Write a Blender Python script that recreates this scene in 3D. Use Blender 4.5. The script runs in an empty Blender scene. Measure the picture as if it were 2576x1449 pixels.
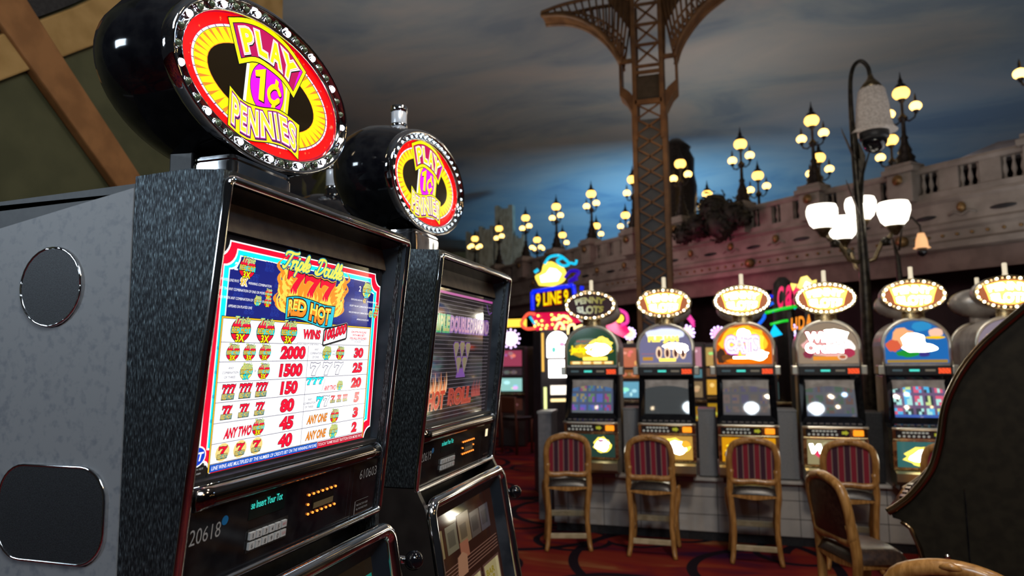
import bpy, bmesh, math, random
from math import sin, cos, pi, radians, atan2, sqrt, floor
from mathutils import Vector, Matrix, Quaternion
random.seed(7)
SC = bpy.context.scene
COL = SC.collection

# ------------------------------------------------------------------ camera
F, IW, IH = 1700.0, 2576, 1449
YAW, PITCH, ROLL = radians(16.9), math.atan(172 / 1700.0), 0.010
CAMH = 1.8
cam = bpy.data.cameras.new('camera')
cam.sensor_width = 36.0
cam.lens = F / IW * 36.0
cam.clip_start = 0.05
cam.clip_end = 200
camo = bpy.data.objects.new('camera', cam)
COL.objects.link(camo)
fwd = Vector((-sin(YAW) * cos(PITCH), cos(YAW) * cos(PITCH), sin(PITCH)))
r0 = Vector((cos(YAW), sin(YAW), 0))
u0 = r0.cross(fwd)
rt = r0 * cos(ROLL) - u0 * sin(ROLL)
up = rt.cross(fwd)
mw = Matrix((rt, up, -fwd)).transposed().to_4x4()
mw.translation = Vector((0, 0, CAMH))
camo.matrix_world = mw
cam.dof.use_dof = True
cam.dof.focus_distance = 1.28
cam.dof.aperture_fstop = 4.4
SC.camera = camo

# ------------------------------------------------------------------ world and exposure
w = bpy.data.worlds.new('world')
SC.world = w
w.use_nodes = True
bg = w.node_tree.nodes['Background']
bg.inputs[0].default_value = (0.75, 0.78, 0.9, 1)
bg.inputs[1].default_value = 0.012
vs = SC.view_settings
vs.view_transform = 'Standard'
vs.look = 'None'
vs.exposure = 0.0
vs.gamma = 1.0
vs.use_curve_mapping = False


def area(name, loc, to, size, power, color, sy=None, spread=None):
    l = bpy.data.lights.new(name, 'AREA')
    l.energy = power
    l.color = color
    l.size = size
    if sy:
        l.shape = 'RECTANGLE'
        l.size_y = sy
    if spread:
        l.spread = spread
    o = bpy.data.objects.new(name, l)
    COL.objects.link(o)
    o.location = loc
    d = Vector(to) - Vector(loc)
    o.rotation_euler = d.to_track_quat('-Z', 'Y').to_euler()
    return o


def point(name, loc, power, color, rad=0.1):
    l = bpy.data.lights.new(name, 'POINT')
    l.energy = power
    l.color = color
    l.shadow_soft_size = rad
    o = bpy.data.objects.new(name, l)
    COL.objects.link(o)
    o.location = loc
    return o


# coves behind the balcony that light the painted ceiling
area('ceiling_uplight', (-5.6, 28.6, 4.6), (-6.5, 36.0, 6.8), 8, 400, (0.14, 0.50, 1.0), 1.0)
area('ceiling_uplight', (-2.8, 27.0, 4.6), (-3.8, 35.0, 6.4), 6, 980, (0.24, 0.62, 1.0), 1.0)
area('ceiling_uplight', (4.5, 24.0, 4.6), (7, 32, 7.6), 6, 120, (0.40, 0.66, 1.0), 1.0)
area('ceiling_uplight', (11.5, 17.5, 4.8), (16, 20, 9), 6, 90, (0.8, 0.88, 1.0), 1.2)
area('ceiling_uplight', (0.2, 20.5, 5.3), (-0.5, 21.5, 10), 3, 120, (0.95, 0.93, 0.90), 1.2)
area('ceiling_uplight', (6.5, 15.0, 5.3), (6.5, 16.0, 10), 4, 115, (0.88, 0.94, 1.0), 1.2)
area('ceiling_uplight', (-6.5, 12.5, 3.6), (-4.5, 12.5, 10), 5, 210, (1.0, 0.93, 0.86), 2.0)  # no cove here: uplight added in front of the balcony to brighten the ceiling
area('ceiling_uplight', (4.6, 9.6, 3.2), (3.4, 9.5, 10), 5, 60, (0.94, 0.96, 1.0), 2.0)  # likewise added before the balcony, lifts the ceiling on the right
# wash on the balcony front
area('balcony_wash_light', (-5.2, 15.0, 7.2), (-1.8, 18.6, 4.2), 2.5, 45, (1.0, 0.72, 0.66), 1.0)
area('balcony_wash_light', (1.5, 10.5, 7.6), (3.0, 15.0, 4.2), 3.0, 14, (1.0, 0.80, 0.70), 1.0)
point('column_up_light', (-1.15, 11.4, 5.8), 13, (1.0, 0.55, 0.22), 0.15)
# cool lit panel on the left behind the viewer, fill lights round the aisle
area('left_panel_light', (-3.1, -1.35, 2.75), (-0.8, 0.9, 2.0), 0.7, 30, (0.72, 0.86, 1.0), 0.5)
area('aisle_fill_light', (0.8, 2.2, 5.4), (0.5, 7.0, 0.4), 0.5, 85, (1.0, 0.88, 0.74))  # unseen, added from the viewer's side to brighten counter fronts and stools
area('aisle_fill_light', (-2.4, 9.5, 5.8), (-2.4, 9.6, 0), 0.6, 30, (1.0, 0.8, 0.6))
area('aisle_fill_light', (1.9, 1.2, 4.4), (-0.3, 2.0, 1.0), 0.3, 22, (1.0, 0.80, 0.55))  # unseen, added to put warm streaks on the near chrome
area('aisle_fill_light', (2.6, -0.6, 4.2), (-0.5, 1.6, 1.6), 0.25, 16, (1.0, 0.72, 0.42))  # second unseen lamp added for gold streaks in the chrome
area('left_soffit_light', (-2.1, 0.6, 3.4), (-3.4, 2.8, 3.2), 0.3, 3.5, (1.0, 0.78, 0.5))
# big globe of a lamp above the aisle, behind the viewer: it shines back from the curved screens
point('globe_lamp_light', (0.9, -0.6, 3.98), 270, (0.80, 0.92, 1.0), 0.62)
for q in ((3.4, 2.4, 3.1), (3.0, 1.6, 2.6), (4.2, 3.8, 3.0)):  # bare warm points, unseen, added for glints on the chrome
    point('warm_glint_light', q, 4.5, (1.0, 0.62, 0.26), 0.06)
point('cool_globe_light', (2.2, 3.2, 3.5), 16, (0.45, 0.68, 1.0), 0.12)


# ------------------------------------------------------------------ materials
def mat(name, col=(0.5, 0.5, 0.5), rough=0.5, metal=0.0, emit=None, es=0.0, coat=0.0, spec=0.5):
    m = bpy.data.materials.new(name)
    m.use_nodes = True
    b = m.node_tree.nodes['Principled BSDF']
    b.inputs['Base Color'].default_value = (*col, 1)
    b.inputs['Roughness'].default_value = rough
    b.inputs['Metallic'].default_value = metal
    b.inputs['Specular IOR Level'].default_value = spec
    b.inputs['Coat Weight'].default_value = coat
    b.inputs['Coat Roughness'].default_value = 0.05
    if emit:
        b.inputs['Emission Color'].default_value = (*emit, 1)
        b.inputs['Emission Strength'].default_value = es
    return m


def nt(m):
    return m.node_tree, m.node_tree.nodes['Principled BSDF']


def noisy(m, c1, c2, scale=(1, 1, 1), nscale=5, detail=4, lo=0.4, hi=0.6, bump=0.0, dist=0.01, rough=None, coord='Object'):
    t, b = nt(m)
    n = t.nodes
    tc = n.new('ShaderNodeTexCoord')
    mp = n.new('ShaderNodeMapping')
    mp.inputs['Scale'].default_value = scale
    ns = n.new('ShaderNodeTexNoise')
    ns.inputs['Scale'].default_value = nscale
    ns.inputs['Detail'].default_value = detail
    cr = n.new('ShaderNodeValToRGB')
    cr.color_ramp.elements[0].position = lo
    cr.color_ramp.elements[1].position = hi
    cr.color_ramp.elements[0].color = (*c1, 1)
    cr.color_ramp.elements[1].color = (*c2, 1)
    L = t.links.new
    L(tc.outputs[coord], mp.inputs[0])
    L(mp.outputs[0], ns.inputs['Vector'])
    L(ns.outputs['Fac'], cr.inputs[0])
    L(cr.outputs[0], b.inputs['Base Color'])
    if bump:
        bp = n.new('ShaderNodeBump')
        bp.inputs['Strength'].default_value = bump
        bp.inputs['Distance'].default_value = dist
        L(ns.outputs['Fac'], bp.inputs['Height'])
        L(bp.outputs[0], b.inputs['Normal'])
    if rough:
        mr = n.new('ShaderNodeMapRange')
        mr.inputs[1].default_value = lo
        mr.inputs[2].default_value = hi
        mr.inputs[3].default_value = rough[0]
        mr.inputs[4].default_value = rough[1]
        L(ns.outputs['Fac'], mr.inputs[0])
        L(mr.outputs[0], b.inputs['Roughness'])
    return m


_g = {}


def glow(col, s=1.0, rough=0.12):
    k = (tuple(round(c, 3) for c in col), s, rough)
    if k not in _g:
        _g[k] = mat('lit_' + '_'.join(str(int(c * 99)) for c in col) + '_%d' % int(s * 10), (0.02, 0.02, 0.02), rough, 0, col, s)
    return _g[k]


_p = {}


def paint(col, rough=0.4, metal=0.0):
    k = (tuple(col), rough, metal)
    if k not in _p:
        _p[k] = mat('paint', col, rough, metal)
    return _p[k]


CHROME = mat('chrome', (0.72, 0.73, 0.76), 0.09, 1.0)
noisy(CHROME, (0.66, 0.67, 0.70), (0.78, 0.78, 0.80), nscale=9, rough=(0.05, 0.12))
DCHROME = mat('dark_chrome', (0.16, 0.14, 0.13), 0.10, 1.0)
GOLD = noisy(mat('brass', (0.6, 0.48, 0.25), 0.25, 1.0), (0.50, 0.40, 0.22), (0.70, 0.58, 0.33), nscale=14, rough=(0.2, 0.32))
BLACK = noisy(mat('black_gloss', (0.006, 0.006, 0.008), 0.08), (0.004, 0.004, 0.006), (0.010, 0.010, 0.012), nscale=30)
BLACKM = noisy(mat('black_matte', (0.012, 0.012, 0.014), 0.5), (0.008, 0.008, 0.010), (0.018, 0.018, 0.020), nscale=60)
STEELBLUE = noisy(mat('inner_steel', (0.10, 0.13, 0.17), 0.3, 0.9), (0.06, 0.08, 0.11), (0.16, 0.20, 0.25), nscale=8)
BROWNIN = noisy(mat('hood_panel', (0.10, 0.075, 0.05), 0.45), (0.085, 0.062, 0.042), (0.12, 0.09, 0.06), nscale=40)
GREYLAM = noisy(mat('grey_laminate', (0.25, 0.26, 0.28), 0.5), (0.15, 0.16, 0.18), (0.215, 0.22, 0.23), nscale=90, detail=6, lo=0.3, hi=0.5)
SILVER = noisy(mat('silver_paint', (0.5, 0.46, 0.42), 0.35, 0.25), (0.42, 0.38, 0.35), (0.55, 0.51, 0.47), nscale=12, rough=(0.3, 0.4))
WOOD = noisy(mat('honey_wood', (0.36, 0.2, 0.08), 0.35, coat=0.3), (0.33, 0.150, 0.035), (0.50, 0.25, 0.075), scale=(6, 6, 1), nscale=9, detail=6)
LEATHER = noisy(mat('dark_leather', (0.02, 0.015, 0.014), 0.28), (0.014, 0.010, 0.010), (0.035, 0.024, 0.02), nscale=60, bump=0.15, dist=0.002)
BRLEATHER = noisy(mat('brown_leather', (0.05, 0.026, 0.016), 0.3), (0.035, 0.018, 0.012), (0.07, 0.038, 0.024), nscale=40, bump=0.15, dist=0.002)
CREAM = noisy(mat('cream_stone', (0.42, 0.36, 0.31), 0.7), (0.215, 0.18, 0.15), (0.30, 0.255, 0.215), nscale=2.5, detail=6)
DKIRON = noisy(mat('dark_iron', (0.018, 0.014, 0.012), 0.4, 0.6), (0.012, 0.009, 0.008), (0.03, 0.022, 0.018), nscale=20)
EIFFEL = noisy(mat('rust_paint', (0.17, 0.085, 0.03), 0.55), (0.10, 0.042, 0.010), (0.165, 0.075, 0.020), nscale=4)
PANELB = noisy(mat('slate_panel', (0.075, 0.085, 0.10), 0.6), (0.032, 0.042, 0.055), (0.05, 0.062, 0.078), nscale=3)
LEAF = noisy(mat('dark_foliage', (0.02, 0.025, 0.008), 0.7), (0.008, 0.006, 0.004), (0.022, 0.017, 0.008), nscale=9)
GOLDLEAF = noisy(mat('gilding', (0.25, 0.14, 0.05), 0.4, 0.5), (0.2, 0.11, 0.035), (0.32, 0.19, 0.07), nscale=20)


def brushed():
    m = mat('brushed_metal', (0.2, 0.23, 0.27), 0.3, 0.9)
    t, b = nt(m)
    n = t.nodes
    L = t.links.new
    tc = n.new('ShaderNodeTexCoord')
    mp = n.new('ShaderNodeMapping')
    mp.inputs['Scale'].default_value = (1700, 1700, 105)
    ns = n.new('ShaderNodeTexNoise')
    ns.inputs['Scale'].default_value = 1.0
    ns.inputs['Detail'].default_value = 3
    L(tc.outputs['Object'], mp.inputs[0])
    L(mp.outputs[0], ns.inputs['Vector'])
    cr = n.new('ShaderNodeValToRGB')
    cr.color_ramp.elements[0].position = 0.46
    cr.color_ramp.elements[0].color = (0.028, 0.030, 0.034, 1)
    e = cr.color_ramp.elements.new(0.58)
    e.color = (0.10, 0.115, 0.13, 1)
    cr.color_ramp.elements[-1].position = 0.70
    cr.color_ramp.elements[-1].color = (0.55, 0.72, 0.78, 1)
    L(ns.outputs['Fac'], cr.inputs[0])
    L(cr.outputs[0], b.inputs['Base Color'])
    bp = n.new('ShaderNodeBump')
    bp.inputs['Strength'].default_value = 0.55
    bp.inputs['Distance'].default_value = 0.002
    L(ns.outputs['Fac'], bp.inputs['Height'])
    L(bp.outputs[0], b.inputs['Normal'])
    b.inputs['Roughness'].default_value = 0.38
    return m


BRUSH = brushed()


def carpet():
    m = mat('carpet', rough=0.95, spec=0.1)
    t, b = nt(m)
    n = t.nodes
    L = t.links.new
    tc = n.new('ShaderNodeTexCoord')
    ns = n.new('ShaderNodeTexNoise')
    ns.inputs['Scale'].default_value = 1.1
    ns.inputs['Detail'].default_value = 2.5
    ns.inputs['Distortion'].default_value = 1.2
    mp0 = n.new('ShaderNodeMapping')
    mp0.inputs['Scale'].default_value = (0.7, 2.0, 1)
    L(tc.outputs['Object'], mp0.inputs[0])
    L(mp0.outputs[0], ns.inputs['Vector'])
    cr = n.new('ShaderNodeValToRGB')
    els = cr.color_ramp.elements
    els[0].position = 0.30
    els[0].color = (0.030, 0.006, 0.034, 1)
    els[1].position = 0.74
    els[1].color = (0.30, 0.13, 0.05, 1)
    for p, c in ((0.42, (0.12, 0.010, 0.018, 1)), (0.54, (0.20, 0.016, 0.012, 1)), (0.64, (0.22, 0.035, 0.015, 1))):
        e = els.new(p)
        e.color = c
    L(ns.outputs['Fac'], cr.inputs[0])
    last = cr.outputs[0]
    for sc, r, wd, off in ((0.62, 0.42, 0.028, (0.3, 0.1, 0)), (0.9, 0.33, 0.03, (2.1, 1.7, 0)), (0.45, 0.5, 0.02, (5.2, 3.3, 0))):
        mp = n.new('ShaderNodeMapping')
        mp.inputs['Location'].default_value = off
        vo = n.new('ShaderNodeTexVoronoi')
        vo.voronoi_dimensions = '2D'
        vo.inputs['Scale'].default_value = sc
        L(tc.outputs['Object'], mp.inputs[0])
        L(mp.outputs[0], vo.inputs['Vector'])
        s = n.new('ShaderNodeMath')
        s.operation = 'SUBTRACT'
        s.inputs[1].default_value = r
        L(vo.outputs['Distance'], s.inputs[0])
        a = n.new('ShaderNodeMath')
        a.operation = 'ABSOLUTE'
        L(s.outputs[0], a.inputs[0])
        lt = n.new('ShaderNodeMath')
        lt.operation = 'LESS_THAN'
        lt.inputs[1].default_value = wd
        L(a.outputs[0], lt.inputs[0])
        mx = n.new('ShaderNodeMix')
        mx.data_type = 'RGBA'
        L(lt.outputs[0], mx.inputs[0])
        L(last, mx.inputs[6])
        mx.inputs[7].default_value = (0.012, 0.006, 0.012, 1)
        last = mx.outputs[2]
    L(last, b.inputs['Base Color'])
    return m


def skymural():
    m = mat('painted_sky', rough=0.95, spec=0.0)
    t, b = nt(m)
    n = t.nodes
    L = t.links.new
    tc = n.new('ShaderNodeTexCoord')
    mp = n.new('ShaderNodeMapping')
    mp.inputs['Rotation'].default_value = (0, 0, 0.5)
    mp.inputs['Scale'].default_value = (0.10, 0.22, 0.5)
    L(tc.outputs['Object'], mp.inputs[0])
    a = n.new('ShaderNodeTexNoise')
    a.inputs['Scale'].default_value = 1.9
    a.inputs['Detail'].default_value = 7
    a.inputs['Roughness'].default_value = 0.55
    a.inputs['Distortion'].default_value = 0.6
    L(mp.outputs[0], a.inputs['Vector'])
    cr = n.new('ShaderNodeValToRGB')
    els = cr.color_ramp.elements
    els[0].position = 0.36
    els[0].color = (0.22, 0.27, 0.32, 1)
    els[1].position = 0.78
    els[1].color = (0.47, 0.44, 0.41, 1)
    for p, c in ((0.47, (0.30, 0.34, 0.36, 1)), (0.55, (0.36, 0.37, 0.37, 1)), (0.65, (0.40, 0.39, 0.375, 1))):
        e = els.new(p)
        e.color = c
    L(a.outputs['Fac'], cr.inputs[0])
    L(cr.outputs[0], b.inputs['Base Color'])
    return m


# ------------------------------------------------------------------ mesh builder
class MB:
    def __init__(s, T=None):
        s.v, s.f, s.mi, s.sm, s.m, s.T = [], [], [], [], [], T

    def add(s, vs_, fs, m, smooth=False):
        if m not in s.m:
            s.m.append(m)
        k = s.m.index(m)
        o = len(s.v)
        T = s.T
        s.v += [T(Vector(p)) if T else Vector(p) for p in vs_]
        for f in fs:
            s.f.append([i + o for i in f])
            s.mi.append(k)
            s.sm.append(smooth)
        return s

    def build(s, name, parent=None, loc=None, bevel=0, bseg=2, label=None):
        me = bpy.data.meshes.new(name)
        me.from_pydata([tuple(p) for p in s.v], [], s.f)
        for m in s.m:
            me.materials.append(m)
        me.polygons.foreach_set('material_index', s.mi)
        me.polygons.foreach_set('use_smooth', s.sm)
        me.update()
        o = bpy.data.objects.new(name, me)
        COL.objects.link(o)
        if parent:
            o.parent = parent
        if loc is not None:
            o.location = loc
        if bevel:
            b = o.modifiers.new('bevel', 'BEVEL')
            b.width = bevel
            b.segments = bseg
            b.limit_method = 'ANGLE'
            b.angle_limit = radians(40)
        if label:
            o['label'] = label
        return o

    def box(s, c, d, m):
        x, y, z = c
        a, b, e = d[0] / 2, d[1] / 2, d[2] / 2
        return s.add([(x + i * a, y + j * b, z + k * e) for i in (-1, 1) for j in (-1, 1) for k in (-1, 1)],
                     [(0, 1, 3, 2), (4, 6, 7, 5), (0, 4, 5, 1), (2, 3, 7, 6), (0, 2, 6, 4), (1, 5, 7, 3)], m)

    def prism(s, pts, d0, d1, m, ax='x'):
        def P(a, b, d):
            return {'x': (d, a, b), 'y': (a, d, b), 'z': (a, b, d)}[ax]
        n = len(pts)
        vv = [P(a, b, d0) for a, b in pts] + [P(a, b, d1) for a, b in pts]
        ff = [list(range(n)), list(range(2 * n - 1, n - 1, -1))] + [(i, i + n, (i + 1) % n + n, (i + 1) % n) for i in range(n)]
        return s.add(vv, ff, m)

    def tube(s, path, r, m, seg=10, closed=False, sx=1.0):
        P = [Vector(p) for p in path]
        n = len(P)
        R = r if isinstance(r, (list, tuple)) else [r] * n
        tang = []
        for i in range(n):
            a = P[(i - 1) % n] if (closed or i > 0) else P[i]
            b = P[(i + 1) % n] if (closed or i < n - 1) else P[i]
            d = (b - a)
            tang.append(d.normalized() if d.length > 1e-9 else Vector((0, 0, 1)))
        ref = Vector((0, 0, 1)) if abs(tang[0].z) < 0.9 else Vector((1, 0, 0))
        nrm = (ref - tang[0] * ref.dot(tang[0])).normalized()
        vv = []
        for i in range(n):
            nrm = (nrm - tang[i] * nrm.dot(tang[i]))
            nrm = nrm.normalized() if nrm.length > 1e-6 else Vector((1, 0, 0))
            bn = tang[i].cross(nrm)
            for k in range(seg):
                t = 2 * pi * k / seg
                vv.append(P[i] + (nrm * cos(t) * sx + bn * sin(t)) * R[i])
        ff = []
        for i in range(n if closed else n - 1):
            j = (i + 1) % n
            for k in range(seg):
                l = (k + 1) % seg
                ff.append((i * seg + k, i * seg + l, j * seg + l, j * seg + k))
        if not closed:
            ff.append(list(range(seg - 1, -1, -1)))
            ff.append([(n - 1) * seg + k for k in range(seg)])
        return s.add(vv, ff, m, True)

    def lathe(s, prof, m, c=(0, 0, 0), seg=20, sx=1, sy=1, ax='z', smooth=True):
        vv = []
        for r, z in prof:
            for k in range(seg):
                t = 2 * pi * k / seg
                a, b = r * cos(t) * sx, r * sin(t) * sy
                p = {'z': (a, b, z), 'y': (a, z, b), 'x': (z, a, b)}[ax]
                vv.append((p[0] + c[0], p[1] + c[1], p[2] + c[2]))
        n = len(prof)
        ff = [(i * seg + k, i * seg + (k + 1) % seg, (i + 1) * seg + (k + 1) % seg, (i + 1) * seg + k) for i in range(n - 1) for k in range(seg)]
        ff.append(list(range(seg - 1, -1, -1)))
        ff.append([(n - 1) * seg + k for k in range(seg)])
        return s.add(vv, ff, m, smooth)

    def ball(s, c, r, m, seg=14, rings=8, sx=1, sy=1, sz=1):
        pr = [(max(r * sin(pi * i / rings), 1e-5), -r * cos(pi * i / rings) * sz) for i in range(rings + 1)]
        return s.lathe(pr, m, c, seg, sx, sy)

    # flat work: (u, v) on plane w
    def poly(s, pts, w_, m):
        return s.add([(p[0], p[1], w_) for p in pts], [list(range(len(pts)))], m)

    def rect(s, a, b, w_, m):
        return s.poly([(a[0], a[1]), (b[0], a[1]), (b[0], b[1]), (a[0], b[1])], w_, m)

    def ell(s, c, rx, ry, w_, m, n=36, hole=None):
        o = [(c[0] + rx * cos(2 * pi * k / n), c[1] + ry * sin(2 * pi * k / n), w_) for k in range(n)]
        if hole is None:
            return s.add(o, [list(range(n))], m)
        i = [(c[0] + hole[0] * cos(2 * pi * k / n), c[1] + hole[1] * sin(2 * pi * k / n), w_) for k in range(n)]
        return s.add(o + i, [(k, (k + 1) % n, n + (k + 1) % n, n + k) for k in range(n)], m)

    def stroke(s, pts, wd, w_, m, smooth=True, sub=6):
        P = catmull(pts, sub) if smooth and len(pts) > 2 else [Vector((p[0], p[1])) for p in pts]
        L, R = [], []
        n = len(P)
        for i in range(n):
            a, b = P[max(i - 1, 0)], P[min(i + 1, n - 1)]
            d = (b - a)
            d = d.normalized() if d.length > 1e-9 else Vector((1, 0))
            q = Vector((-d.y, d.x)) * wd / 2
            L.append(P[i] + q)
            R.append(P[i] - q)
        s.add([(p.x, p.y, w_) for p in L + R], [(i, i + 1, n + i + 1, n + i) for i in range(n - 1)], m)
        for e in (P[0], P[-1]):
            s.ell((e.x, e.y), wd / 2, wd / 2, w_, m, 10)
        return s

    def text(s, st, box, w_, m, off=0.0, shear=0.0, base=0.0, warp=None):
        """fit st into box (u0,v0,u1,v1); off grows the letters; warp maps (s,t) in 0..1"""
        bv, bf, bb = textmesh(st, base, shear)
        if off:
            v2, f2, _ = textmesh(st, base + off, shear)
        else:
            v2, f2 = bv, bf
        x0, y0, x1, y1 = bb
        out = []
        for x, y in v2:
            a, b = (x - x0) / (x1 - x0), (y - y0) / (y1 - y0)
            if warp:
                u, v = warp(a, b)
            else:
                u, v = box[0] + a * (box[2] - box[0]), box[1] + b * (box[3] - box[1])
            out.append((u, v, w_))
        return s.add(out, f2, m)


def catmull(pts, sub=6):
    P = [Vector((p[0], p[1])) for p in pts]
    P = [P[0] * 2 - P[1]] + P + [P[-1] * 2 - P[-2]]
    out = []
    for i in range(1, len(P) - 2):
        for k in range(sub):
            t = k / sub
            a, b, c, d = P[i - 1], P[i], P[i + 1], P[i + 2]
            out.append(0.5 * ((2 * b) + (c - a) * t + (2 * a - 5 * b + 4 * c - d) * t * t + (3 * b - a - 3 * c + d) * t ** 3))
    out.append(P[-2])
    return out


def curvefn(pts):
    C = catmull(pts, 12)
    n = len(C) - 1

    def f(t):
        t = max(-0.3, min(1.3, t))
        x = t * n
        i = max(0, min(n - 1, int(floor(x))))
        q = x - i
        return C[i] * (1 - q) + C[i + 1] * q
    return f


_tm = {}


def textmesh(st, off=0.0, shear=0.0):
    k = (st, round(off, 4), round(shear, 3))
    if k in _tm:
        return _tm[k]
    cu = bpy.data.curves.new('t', 'FONT')
    cu.body = st
    cu.offset = off
    cu.shear = shear
    cu.resolution_u = 3
    cu.fill_mode = 'FRONT'
    o = bpy.data.objects.new('t', cu)
    me = o.to_mesh()
    vv = [(v.co.x, v.co.y) for v in me.vertices]
    ff = [list(p.vertices) for p in me.polygons]
    xs = [v[0] for v in vv]
    ys = [v[1] for v in vv]
    r = (vv, ff, (min(xs), min(ys), max(xs), max(ys)))
    o.to_mesh_clear()
    bpy.data.objects.remove(o)
    bpy.data.curves.remove(cu)
    _tm[k] = r
    return r


# ------------------------------------------------------------------ scene graph helpers
def tag(o, label, cat, group=None):
    o['label'] = label
    o['category'] = cat
    if group:
        o['group'] = group
    return o


def thing(name, label, cat, loc=(0, 0, 0), rz=0, group=None):
    o = bpy.data.objects.new(name, None)
    o.empty_display_size = 0.1
    COL.objects.link(o)
    o.location = loc
    o.rotation_euler = (0, 0, rz)
    return tag(o, label, cat, group)


def struct(o):
    o['kind'] = 'structure'
    return o


def copy_tree(o, parent=None):
    c = o.copy()
    COL.objects.link(c)
    if parent:
        c.parent = parent
    for ch in list(o.children):
        copy_tree(ch, c)
    return c


def inst(src, name, parent, loc, rot=None):
    o = bpy.data.objects.new(name, src.data if hasattr(src, 'data') else src)
    COL.objects.link(o)
    o.parent = parent
    o.location = loc
    if rot:
        o.rotation_euler = rot
    return o


# ================================================================== SETTING
m = MB()
m.rect((-22, -6), (22, 36), 0, carpet())
struct(m.build('floor'))

# painted sky ceiling: a shallow dome
m = MB()
NU, NV = 48, 18
vv, ff = [], []
for i in range(NV + 1):
    ph = (pi / 2) * i / NV
    for k in range(NU):
        t = 2 * pi * k / NU
        vv.append((34 * sin(ph) * cos(t), 9 + 30 * sin(ph) * sin(t), 3.2 + 7.8 * max(0, cos(ph)) ** .6))
ff = [(i * NU + k, i * NU + (k + 1) % NU, (i + 1) * NU + (k + 1) % NU, (i + 1) * NU + k) for i in range(NV) for k in range(NU)]
m.add(vv, ff, skymural(), True)
struct(m.build('ceiling'))

# left wall with its slanted trims
XW = -3.2
WALLG = noisy(mat('olive_plaster', (0.07, 0.07, 0.035), 0.8), (0.042, 0.045, 0.018), (0.058, 0.060, 0.026), nscale=5)
TAN = noisy(mat('tan_plaster', (0.42, 0.27, 0.10), 0.8), (0.26, 0.155, 0.048), (0.34, 0.21, 0.075), nscale=6, detail=6)
BRN = noisy(mat('brown_beam', (0.30, 0.15, 0.055), 0.7), (0.18, 0.075, 0.020), (0.24, 0.105, 0.032), nscale=8, detail=5)
m = MB()
m.prism([(0.2, 0), (4.3, 0), (4.3, 5.6), (0.2, 5.6)], XW - 0.3, XW, WALLG)
struct(m.build('wall_left'))
m = MB()
m.prism([(1.6, 2.58), (2.188, 3.078), (2.577, 3.398), (2.885, 3.65), (3.406, 3.69), (4.32, 4.085), (4.30, 5.4), (3.0, 5.4), (2.95, 4.02), (2.562, 3.64), (2.173, 3.297), (1.6, 2.80)], XW, XW + 0.04, TAN)
m2 = MB()
m2.prism([(2.15, 3.70), (2.531, 3.318), (3.039, 2.835), (3.132, 2.746), (3.30, 2.59), (3.10, 2.50), (2.936, 2.684), (2.871, 2.748), (2.547, 3.041), (1.95, 3.58)], XW, XW + 0.06, BRN)
struct(m.build('trim_1', bevel=0.01))
struct(m2.build('trim_2', bevel=0.01))
m = MB()
m.prism([(2.20, 3.50), (2.647, 3.09), (2.983, 2.785), (3.30, 2.47), (3.22, 2.44), (2.915, 2.753), (2.652, 3.003), (2.0, 3.62)], XW, XW + 0.02, BLACKM)  # black strip standing in for the shadow in the gap below the brown beam
struct(m.build('gap_shade_3'))
m = MB()
m.prism([(1.6, 2.82), (2.17, 3.31), (2.55, 3.65), (2.94, 4.03), (2.99, 5.4), (1.6, 5.4)], XW, XW + 0.03, BLACKM)
struct(m.build('trim_4'))

# ------------------------------------------------------------------ balcony
RAIL = [(-13.5, 30.2), (-9.6, 26.3), (-7.13, 23.61), (-4.68, 21.2), (-2.45, 19.08), (0.86, 16.23), (1.85, 15.35), (3.29, 14.27), (4.0, 13.6), (5.2, 12.6), (8.0, 10.6), (12.0, 8.6)]
RC = catmull(RAIL, 6)


def offs(P, o, i):
    a, b = P[max(i - 1, 0)], P[min(i + 1, len(P) - 1)]
    d = (b - a).normalized()
    return P[i] + Vector((-d.y, d.x)) * -o if True else None


def sweep(mb, prof, m_, P=RC, smooth=False):
    """prof: list of (outward, z)"""
    n = len(prof)
    vv = []
    for i in range(len(P)):
        for o, z in prof:
            q = offs(P, o, i)
            vv.append((q.x, q.y, z))
    ff = [(i * n + k, i * n + (k + 1) % n, (i + 1) * n + (k + 1) % n, (i + 1) * n + k) for i in range(len(P) - 1) for k in range(n)]
    mb.add(vv, ff, m_, smooth)


m = MB()
sweep(m, [(-0.5, 4.55), (0.10, 4.55), (0.12, 4.50), (0.05, 4.44), (0.05, 4.10), (0.10, 4.05), (0.10, 3.98), (0.04, 3.93), (0.04, 3.78), (0.16, 3.72), (0.16, 3.62), (0.08, 3.58), (-0.5, 3.58)], CREAM)
struct(m.build('wall_balcony_front'))
m = MB()
DARKW = noisy(mat('dark_wall', (0.03, 0.022, 0.02), 0.7), (0.02, 0.014, 0.014), (0.045, 0.032, 0.03), nscale=2)
sweep(m, [(-2.3, 0), (-2.2, 0), (-2.2, 3.58), (-2.3, 3.58)], DARKW)
struct(m.build('wall_back'))
m = MB()
sweep(m, [(-0.45, 3.58), (-0.45, 3.50), (-2.3, 3.50), (-2.3, 3.58)], DARKW)
sweep(m, [(0.02, 3.58), (0.02, 3.22), (-0.12, 3.22), (-0.12, 3.58)], noisy(mat('taupe_plaster', (0.20, 0.14, 0.12), 0.7), (0.17, 0.12, 0.10), (0.23, 0.165, 0.14), nscale=3))
struct(m.build('trim_5'))

# balustrade
bal = thing('balustrade', 'long pale stone balustrade along the balcony under the painted sky', 'balustrade', (0.86, 16.23, 4.55))
BL = Vector((0.86, 16.23, 4.55))


def loc_T(o):
    return lambda p: p - o


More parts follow.
